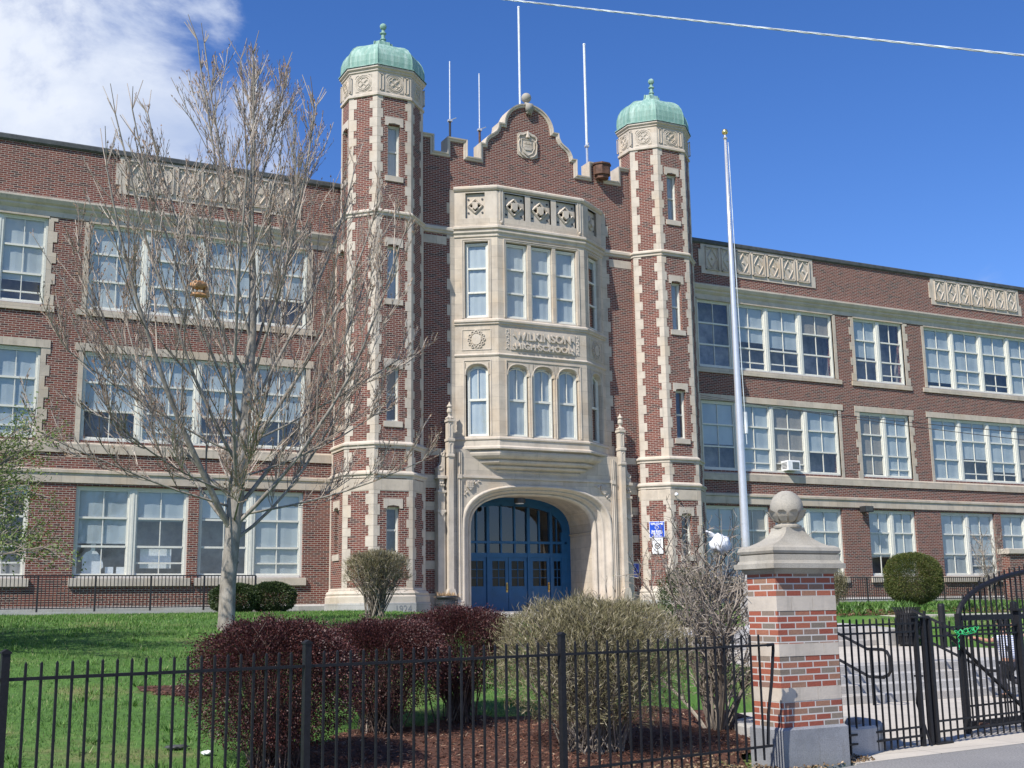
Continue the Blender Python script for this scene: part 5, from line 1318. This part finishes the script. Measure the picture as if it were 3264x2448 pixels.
shrub_dome('evergreen_bush', (20.6, 29.6, 1.0), .75, .7, .1, 1.7, 'dark evergreen seen through the leafless bush by the entrance', 'bush', 'evergreen', 'stem_dark', 9000, .06, .024, 31, 20, inner=.3, low=.9, bumpy=.2)

def bare_bush(name, base, H_, W_, seed, label, n=26, m='stem', greens=True, tw_r=.005):
    r = random.Random(seed); t = thing(name, base, label, 'bush'); st, lv = MB(), MB(); b0 = V(*base)
    for i in range(n):
        a = r.random() * 6.28; ti = r.uniform(.08, .62) * (W_ / H_) * 2.0; d = V(math.cos(a) * math.sin(ti), math.sin(a) * math.sin(ti), math.cos(ti)); w = r.uniform(.012, .026) * (H_ / 2.2)
        pts, ds = curve_branch(st, r, b0 + V(math.cos(a), math.sin(a), 0) * r.uniform(.02, .12), d, H_ * r.uniform(.7, 1.02), w, w * .35, 8, .15, .15, 5)
        for j in range(2, 9):
            for _ in range(3):
                s = ds[j].cross(rv(r)).normalized(); d2 = (ds[j] + s * r.uniform(.7, 1.3) + V(0, 0, .2)).normalized()
                p2, q2 = curve_branch(st, r, pts[j], d2, H_ * r.uniform(.1, .24), w * .42, tw_r * .7, 4, .3, .22, 3)
                for jj in range(1, 5):
                    for _k in range(2):
                        s = q2[jj].cross(rv(r)).normalized(); e = p2[jj] + (q2[jj] + s).normalized() * H_ * r.uniform(.02, .07); stick(st, p2[jj], e, tw_r * .8, tw_r * .45)
                        if greens and r.random() < .5: leaf_quad(lv, e, rv(r, 0, 1), rv(r), .028, .012)
    st.build('branches', m, t)
    if greens: lv.build('leaf_buds', 'olive_twig', t)
bare_bush('leafless_bush', (8.74, 12.0, .15), 2.4, 1.08, 41, 'tall leafless tangled bush beside the brick gate pillar', 24, tw_r=.005)
bare_bush('sapling', (37.2, 33.2, 1.6), 2.7, 1.0, 42, 'thin leafless sapling in front of the right wing windows', 5, 'stem', False, .008)

# ---- spring green tree entering from the left
r = random.Random(51); t = thing('leafing_tree', (-1.6, 19.6, H(-1.6, 19.6)), 'tree with fresh green leaves reaching in at the left edge', 'tree')
tr = MB(); bz = H(-1.6, 19.6); tr.tube([V(-1.6, 19.6, bz - .1), V(-1.55, 19.6, bz + .6), V(-1.5, 19.6, bz + 1.25)], [.16, .12, .11], 10, False); br = MB(); lf = MB()
for i in range(26):
    a = r.uniform(-.7, .9) if i < 17 else r.random() * 6.28; ti = r.uniform(1.02, 1.5); d = V(math.cos(a) * math.sin(ti), math.sin(a) * math.sin(ti), math.cos(ti))
    pts, ds = curve_branch(br, r, V(-1.5, 19.6, bz + 1.2), d, r.uniform(2.5, 3.75), .045, .01, 9, .10, .12, 5)
    for j in range(3, 10):
        for _ in range(6):
            s = ds[j].cross(rv(r)).normalized(); p2, q2 = curve_branch(br, r, pts[j], (ds[j] + s * .9).normalized(), r.uniform(.3, .8), .008, .004, 3, .2, .2, 3)
            for jj in range(1, 4):
                for _k in range(8): leaf_quad(lf, p2[jj] + rv(r) * .11, rv(r), rv(r), .05, .024)
tr.build('trunk', 'bark', t, True); br.build('branches', 'stem', t); lf.build('leaves', 'spring', t)

# ---- lawn grass, mulch, lily leaves
def in_left(x, y):
    return x < 15.5 and not (x > 9.6 and y < 17) and not (x > 12.6 and y > 33.7) and y < 35.3
def mulch_at(x, y):
    e = ((x - 6.3) / 4.6) ** 2 + ((y - 11.3 - (x - 6) * .18) / 2.3) ** 2 + .25 * math.sin(x * 2.3 + y) * math.sin(y * 3.1)
    e2 = ((x - 3.15) / .6) ** 2 + ((y - 15.7) / .6) ** 2 + .4 * math.sin(x * 5 + y * 3)
    if y < 8.42 + .176 * x or (x > 8.0 and y < 10.62): return False
    return (e < .75 and x > 2.2 and x < 9.6) or e2 < .5 or (y < 9.0 + x * .18 and x > 1.9)
mb = MB(); gx = frange(1.6, 9.7, .15); gy = frange(8.6, 17.2, .15)
idx = {}
for j, y in enumerate(gy):
    for i, x in enumerate(gx):
        if mulch_at(x, y): 
            for dx, dy in ((0, 0), (1, 0), (1, 1), (0, 1)):
                k = (i + dx, j + dy)
                if k not in idx: X_, Y_ = 1.6 + .15 * k[0], 8.6 + .15 * k[1]; idx[k] = len(mb.v); mb.v.append((X_, Y_, H(X_, Y_) + .018))
            mb.f.append(tuple(idx[(i + dx, j + dy)] for dx, dy in ((0, 0), (1, 0), (1, 1), (0, 1))))
struct('mulch_bed', mb, 'mulch')
r = random.Random(61); ch = MB()
while len(ch.f) < 24000:
    x, y = r.uniform(1.6, 9.7), r.uniform(8.5, 17.1)
    if not mulch_at(x, y): continue
    p = V(x, y, H(x, y) + .022 + r.random() * .012); d = rv(r, -.25, .35) * r.uniform(.02, .05); s = rv(r, -.3, .3) * r.uniform(.006, .012); tri(ch, p - d, p + d * .8 + s, p + s * 2)
tag(ch.build('mulch_chips', 'chip'), 'reddish bark mulch under the bushes', 'mulch', kind='stuff')
dl = MB()
while len(dl.f) < 5200:
    x = r.uniform(4.5, 9.5); y = 10.06 - .2 + (x - 7.9) * .176 + abs(r.gauss(0, .35)) + .02
    p = V(x, y, H(x, y) + .04 + r.random() * .03); leaf_quad(dl, p, rv(r, -.3, .5), rv(r), .035, .02)
tag(dl.build('fallen_leaves', 'dead_leaf'), 'dry fallen leaves along the foot of the iron fence', 'leaves', kind='stuff')
gm = MB(); n = 0; tries = 0
def lawn_blades(mb, cnt, x0, x1, y0, y1, test, hgt, wid, seed):
    r = random.Random(seed); k = 0
    while k < cnt:
        y = y0 + (y1 - y0) * r.random(); x = r.uniform(x0, x1)
        if x > 1.15 * y + 2 or x < .03 * y - 1.5: continue
        if not test(x, y): continue
        tuft = .6 + .5 * math.sin(x * 2.1 + 3 * math.sin(y * 1.3)) * math.sin(y * 2.7 + 2 * math.sin(x * 1.1))
        if r.random() > .55 + .45 * tuft: continue
        h = hgt * r.uniform(.5, 1.2) * (.75 + .5 * tuft); sc = 1 + max(0, y - 12) * .035
        z = H(x, y); a = r.random() * 6.28; s = V(math.cos(a), math.sin(a), 0) * wid * sc; b = V(x, y, z - .005); l = V(r.gauss(0, .5), r.gauss(0, .5), 1).normalized() * h
        tri(mb, b - s, b + s, b + l); k += 1
lawn_blades(gm, 75000, -.8, 13.5, 8.8, 21, lambda x, y: in_left(x, y) and not mulch_at(x, y) and y > 8.7 + .17 * x, .055, .0042, 71)
lawn_blades(gm, 45000, -.8, 15.4, 21, 35.2, in_left, .07, .006, 72)
rw_ = random.Random(75)
for k in range(260):
    wx, wy = rw_.uniform(-.5, 9), rw_.uniform(9.6, 24)
    if not in_left(wx, wy) or mulch_at(wx, wy): continue
    for j in range(26):
        a = rw_.random() * 6.28; q = rw_.random() * .16; b = V(wx + q * math.cos(a), wy + q * math.sin(a), 0); b.z = H(b.x, b.y); d = V(math.cos(a) * .7, math.sin(a) * .7, .8).normalized() * rw_.uniform(.05, .11); s_ = V(-math.sin(a), math.cos(a), 0) * .008; tri(gm, b - s_, b + s_, b + d)
tag(gm.build('grass', 'blade'), 'short green lawn on the left bank', 'grass', kind='stuff')
def in_right(x, y): return x > 23.15 and 16.8 < y < 35.6 and not (23.1 + (x - 23) * 0 < x and 24.7 - (x - 23.1) * .038 < y < 25.9 - (x - 23.1) * .038) and not ((x - 30.1) ** 2 + (y - 30) ** 2 < .3)
gr2 = MB(); lawn_blades(gr2, 26000, 23.2, 48, 16.8, 35.5, in_right, .10, .009, 73)
tag(gr2.build('grass', 'blade'), 'lawn on the right side of the school steps', 'grass', kind='stuff')
r = random.Random(81); ll = MB(); mc = MB()
for k in range(150):
    x = r.uniform(23.5, 34); y = r.uniform(26.0, 28.6); b = V(x, y, H(x, y))
    for j in range(11):
        a = r.random() * 6.28; d = V(math.cos(a) * .45, math.sin(a) * .45, 1).normalized(); L = r.uniform(.18, .38); m_ = b + d * L * .6; e = m_ + V(math.cos(a) * .5, math.sin(a) * .5, .35).normalized() * L * .5; s = V(-math.sin(a), math.cos(a), 0) * .014
        o = len(ll.v); ll.v += [tuple(b - s), tuple(b + s), tuple(m_ + s), tuple(m_ - s), tuple(e)]; ll.f += [(o, o + 1, o + 2, o + 3), (o + 3, o + 2, o + 4)]
tag(ll.build('lily_leaves', 'lily'), 'clumps of strappy leaves along the path on the right lawn', 'plants', kind='stuff')
while len(mc.f) < 5000:
    x, y = r.uniform(23.2, 36), r.uniform(25.8, 28.2) - 0; 
    if math.sin(x * 1.3) + math.sin(y * 3 + x) < -.4: continue
    p = V(x, y, H(x, y) + .03); d = rv(r, -.2, .3) * .06; s = rv(r, -.2, .2) * .03; tri(mc, p - d, p + d + s, p + s * 2)
tag(mc.build('mulch_chips', 'chip'), 'strip of reddish mulch along the path on the right', 'mulch', kind='stuff')

# ------------------------------------------------------------------ wires, bags, litter
m = MB(); a, b = V(5.23, 18.8, 12.73), V(11.3, 5.6, 6.24)
def cabp(k, n): q = k / n; p = a.lerp(b, q); p.z -= .15 * (q * (1 - q)); return p
N = 260; pts = [cabp(k, N) for k in range(N + 1)]
for ph in (0, 2.1, 4.2): m.tube([p + V(0, .008 * math.cos(k * .55 + ph), .008 * math.sin(k * .55 + ph)) for k, p in enumerate(pts)], .0065, 4, False)
tag(m.build('overhead_cable', 'wire'), 'twisted pale cable crossing the sky at upper right', 'cable')
for k, (z0, z1) in enumerate(((8.20, 5.55), (8.13, 5.76))):
    A_, B_ = V(21.83 + .05, 30 + .2, z0), V(24.8, 19.5, z1 - .15); m = MB(); m.tube([A_.lerp(B_, i / 16) - V(0, 0, .35 * (i / 16) * (1 - i / 16)) for i in range(17)], .009, 4)
    tag(m.build('service_wire', 'wire_dark'), ('upper' if k else 'lower') + ' thin dark wire crossing the right wing windows', 'wire', 'thin wires before the right wing')
def crumple(name, c, sx, sy, sz, seed, mat, label, cat):
    r = random.Random(seed); bm = bmesh.new(); bmesh.ops.create_icosphere(bm, subdivisions=3, radius=1)
    for v in bm.verts: q = 1 + .38 * lump(v.co * 2.3, seed) + r.uniform(-.05, .05); v.co = V(v.co.x * sx * q, v.co.y * sy * q, v.co.z * sz * q)
    me = bpy.data.meshes.new(name); bm.to_mesh(me); bm.free(); me.polygons.foreach_set('use_smooth', [True] * len(me.polygons)); me.materials.append(M[mat]); o = bpy.data.objects.new(name, me); COL.objects.link(o); o.location = c; tag(o, label, cat); return o
o = crumple('plastic_bag', (4.14, 20.5, 7.36), .165, .09, .08, 3, 'brown_bag', 'torn brown plastic bag caught high in the bare tree', 'bag')
o2 = crumple('bag_flap', (0, 0, 0), .17, .06, .045, 4, 'brown_bag', None, None); o2.parent = o; o2.location = (.04, 0, -.17)
o3 = crumple('bag_flap', (0, 0, 0), .045, .05, .13, 6, 'brown_bag', None, None); o3.parent = o; o3.location = (.15, 0, -.09)
o = crumple('plastic_bag', (8.70, 11.75, 2.40), .13, .10, .12, 8, 'white_bag', 'white plastic bag snagged on top of the leafless bush', 'bag')
o2 = crumple('bag_handle', (0, 0, 0), .11, .03, .025, 9, 'white_bag', None, None); o2.parent = o; o2.location = (-.10, 0, .11); o2.rotation_euler = (0, .5, 0)
crumple('paper_litter', (2.72, 12.2, H(2.72, 12.2) + .03), .06, .05, .02, 12, 'white', 'scrap of white litter on the lawn beside the leftmost purple bush', 'litter')
crumple('paper_litter', (2.5, 12.6, H(2.5, 12.6) + .03), .12, .06, .02, 13, 'coping_metal', 'grey scrap of rubbish at the edge of the mulch bed', 'litter')

# low brick wall at the far right
t = thing('brick_ramp_wall', (42, 33.5, 1.6), 'brick wall with pale stone coping at the far right edge', 'wall')
MB().box(39.25, 52, 33.8, 34.2, 1.2, 3.5).build('wall_body', 'brick', t); MB().bbox(WORLD, 39.15, 52, 33.7, 34.3, 3.5, 3.7, .02).build('wall_coping', 'stone_plain', t)

# ------------------------------------------------------------------ the child on the steps (skin-modifier body)
def skin_mesh(name, joints, edges, root, mat, parent, sub=2):
    me = bpy.data.meshes.new(name); names = list(joints); me.from_pydata([joints[k][0] for k in names], [(names.index(a), names.index(b)) for a, b in edges], []); me.update()
    o = bpy.data.objects.new(name, me); COL.objects.link(o); o.modifiers.new('s', 'SKIN')
    for i, k in enumerate(names):
        sv = me.skin_vertices[0].data[i]; rr = joints[k][1]; sv.radius = rr if isinstance(rr, tuple) else (rr, rr); sv.use_root = (k == root)
    o.modifiers.new('u', 'SUBSURF').levels = sub; o.modifiers['u'].render_levels = sub
    m2 = bpy.data.meshes.new_from_object(o.evaluated_get(bpy.context.evaluated_depsgraph_get())); o.modifiers.clear(); o.data = m2; bpy.data.meshes.remove(me)
    m2.name = name; m2.materials.clear(); m2.materials.append(M[mat]); m2.polygons.foreach_set('use_smooth', [True] * len(m2.polygons)); o.parent = parent; return o
def shirt_mat():
    t = NT('striped_shirt'); w = t.n.new('ShaderNodeTexWave'); w.bands_direction = 'Z'; w.inputs['Scale'].default_value = 9; t.l.new(t.tc.outputs['Object'], w.inputs['Vector'])
    t.col(t.mix(t.ramp(w.outputs['Fac'], [(.62, (0, 0, 0)), (.72, (1, 1, 1))]), (.74, .75, .78), (.20, .24, .42))); t.rough(.85); return t.m
M['shirt'] = shirt_mat()
pt = thing('person', (17.30, 15.1, 0), 'child in striped white shirt and dark trousers, arms spread, seen from behind', 'person')
Jn = {'pelvis': ((0, 0, .60), (.105, .085)), 'spine': ((0, .02, .74), (.095, .075)), 'chest': ((.01, .05, .90), (.12, .085)), 'neck0': ((.01, .07, 1.01), (.055, .05)), 'neck': ((.01, .08, 1.07), .038), 'headb': ((.01, .095, 1.13), (.062, .068)), 'head': ((.01, .105, 1.20), (.075, .085)), 'headt': ((.01, .10, 1.275), (.055, .062)),
      'ls': ((-.13, .05, .97), .045), 'le': ((-.32, .07, .93), .033), 'lw': ((-.50, .14, .98), .024), 'lh': ((-.56, .17, .985), (.03, .014)),
      'rs': ((.15, .05, .97), .045), 're': ((.33, .04, .90), .033), 'rw': ((.47, .12, .98), .024), 'rh': ((.53, .15, 1.0), (.03, .014)),
      'lhip': ((-.075, 0, .56), .075), 'lk': ((-.10, .12, .34), .05), 'la': ((-.09, -.02, .075), .034), 'lt': ((-.10, .12, .035), (.036, .028)),
      'rhip': ((.075, 0, .56), .075), 'rk': ((.09, .16, .36), .05), 'ra': ((.13, -.10, .22), .034), 'rt': ((.14, -.04, .10), (.036, .028))}
Eb = [('pelvis', 'spine'), ('spine', 'chest'), ('chest', 'neck0'), ('neck0', 'neck'), ('neck', 'headb'), ('headb', 'head'), ('head', 'headt'), ('chest', 'ls'), ('ls', 'le'), ('le', 'lw'), ('lw', 'lh'), ('chest', 'rs'), ('rs', 're'), ('re', 'rw'), ('rw', 'rh'),
      ('pelvis', 'lhip'), ('lhip', 'lk'), ('lk', 'la'), ('la', 'lt'), ('pelvis', 'rhip'), ('rhip', 'rk'), ('rk', 'ra'), ('ra', 'rt')]
for s_, w_, h_ in ((-1, 'lw', 'lh'), (1, 'rw', 'rh')):
    hx_, hy_, hz_ = Jn[h_][0]
    for fi in range(4):
        a_ = (hx_ + s_ * .012, hy_ + .008, hz_ + .018 - fi * .012); L_ = (.030, .036, .034, .026)[fi]
        Jn[f'{h_}f{fi}a'] = ((a_[0] + s_ * L_, a_[1] + .012, a_[2] + .002), .007); Jn[f'{h_}f{fi}b'] = ((a_[0] + s_ * L_ * 1.6, a_[1] + .030, a_[2] - .008), .006); Eb += [(h_, f'{h_}f{fi}a'), (f'{h_}f{fi}a', f'{h_}f{fi}b')]
    Jn[h_ + 't'] = ((hx_ + s_ * .004, hy_ + .03, hz_ + .035), .008); Eb.append((h_, h_ + 't'))
skin_mesh('body', Jn, Eb, 'pelvis', 'skin', pt)
def gsub(keys, edges, grow, name, mat, root): return skin_mesh(name, {k: (Jn[k][0] if k in Jn else keys[k][0], keys[k] if not isinstance(keys[k], list) else keys[k]) for k in keys}, edges, root, mat, pt)
lp = lambda a, b, q: tuple(Jn[a][0][i] + (Jn[b][0][i] - Jn[a][0][i]) * q for i in range(3))
SJ = {'pelvis': ((0, -.005, .585), (.145, .115)), 'spine': ((0, .02, .74), (.145, .115)), 'chest': ((.01, .05, .90), (.165, .12)), 'neck0': ((.01, .07, 1.005), (.07, .06)), 'ls': ((-.13, .05, .965), .064), 'le': (lp('ls', 'le', .62), .056), 'rs': ((.15, .05, .965), .064), 're': (lp('rs', 're', .62), .056)}
skin_mesh('shirt', SJ, [('pelvis', 'spine'), ('spine', 'chest'), ('chest', 'neck0'), ('chest', 'ls'), ('ls', 'le'), ('chest', 'rs'), ('rs', 're')], 'pelvis', 'shirt', pt)
TJ = {'pelvis': ((0, 0, .60), (.118, .10)), 'lhip': ((-.078, 0, .53), .088), 'lk': (Jn['lk'][0], .066), 'la': (lp('lk', 'la', .88), .052), 'rhip': ((.078, 0, .53), .088), 'rk': (Jn['rk'][0], .066), 'ra': (lp('rk', 'ra', .88), .052)}
skin_mesh('trousers', TJ, [('pelvis', 'lhip'), ('lhip', 'lk'), ('lk', 'la'), ('pelvis', 'rhip'), ('rhip', 'rk'), ('rk', 'ra')], 'pelvis', 'trouser', pt)
skin_mesh('hair', {'a': ((.01, .085, 1.205), (.082, .085)), 'b': ((.01, .095, 1.275), (.065, .072)), 'c': ((.01, .055, 1.15), (.06, .035))}, [('a', 'b'), ('a', 'c')], 'a', 'hair', pt)
for s_, a_, b_ in ((-1, 'la', 'lt'), (1, 'ra', 'rt')): skin_mesh('shoe', {'a': (Jn[a_][0][:2] + (Jn[a_][0][2] - .03,), .042), 'b': (Jn[b_][0], (.044, .034)), 'c': (tuple(Jn[b_][0][i] + (0, .05, .0)[i] for i in range(3)), (.036, .026))}, [('a', 'b'), ('b', 'c')], 'a', 'hair', pt)
face = MB(); 
for sx in (-1, 1): face.ball((17.30 + .01 + sx * .03, 15.1 + .185, 1.205), .010, 6); face.ball((17.30 + .01 + sx * .078, 15.1 + .10, 1.19), .017, 7)
face.tube([(17.63, 15.285, 1.205), (17.63, 15.305, 1.175)], [.006, .012], 5).tube([(17.605, 15.28, 1.150), (17.655, 15.28, 1.150)], .005, 4); face.build('face_features', 'skin', pt)
pt.scale = (1.12, 1.12, 1.06)
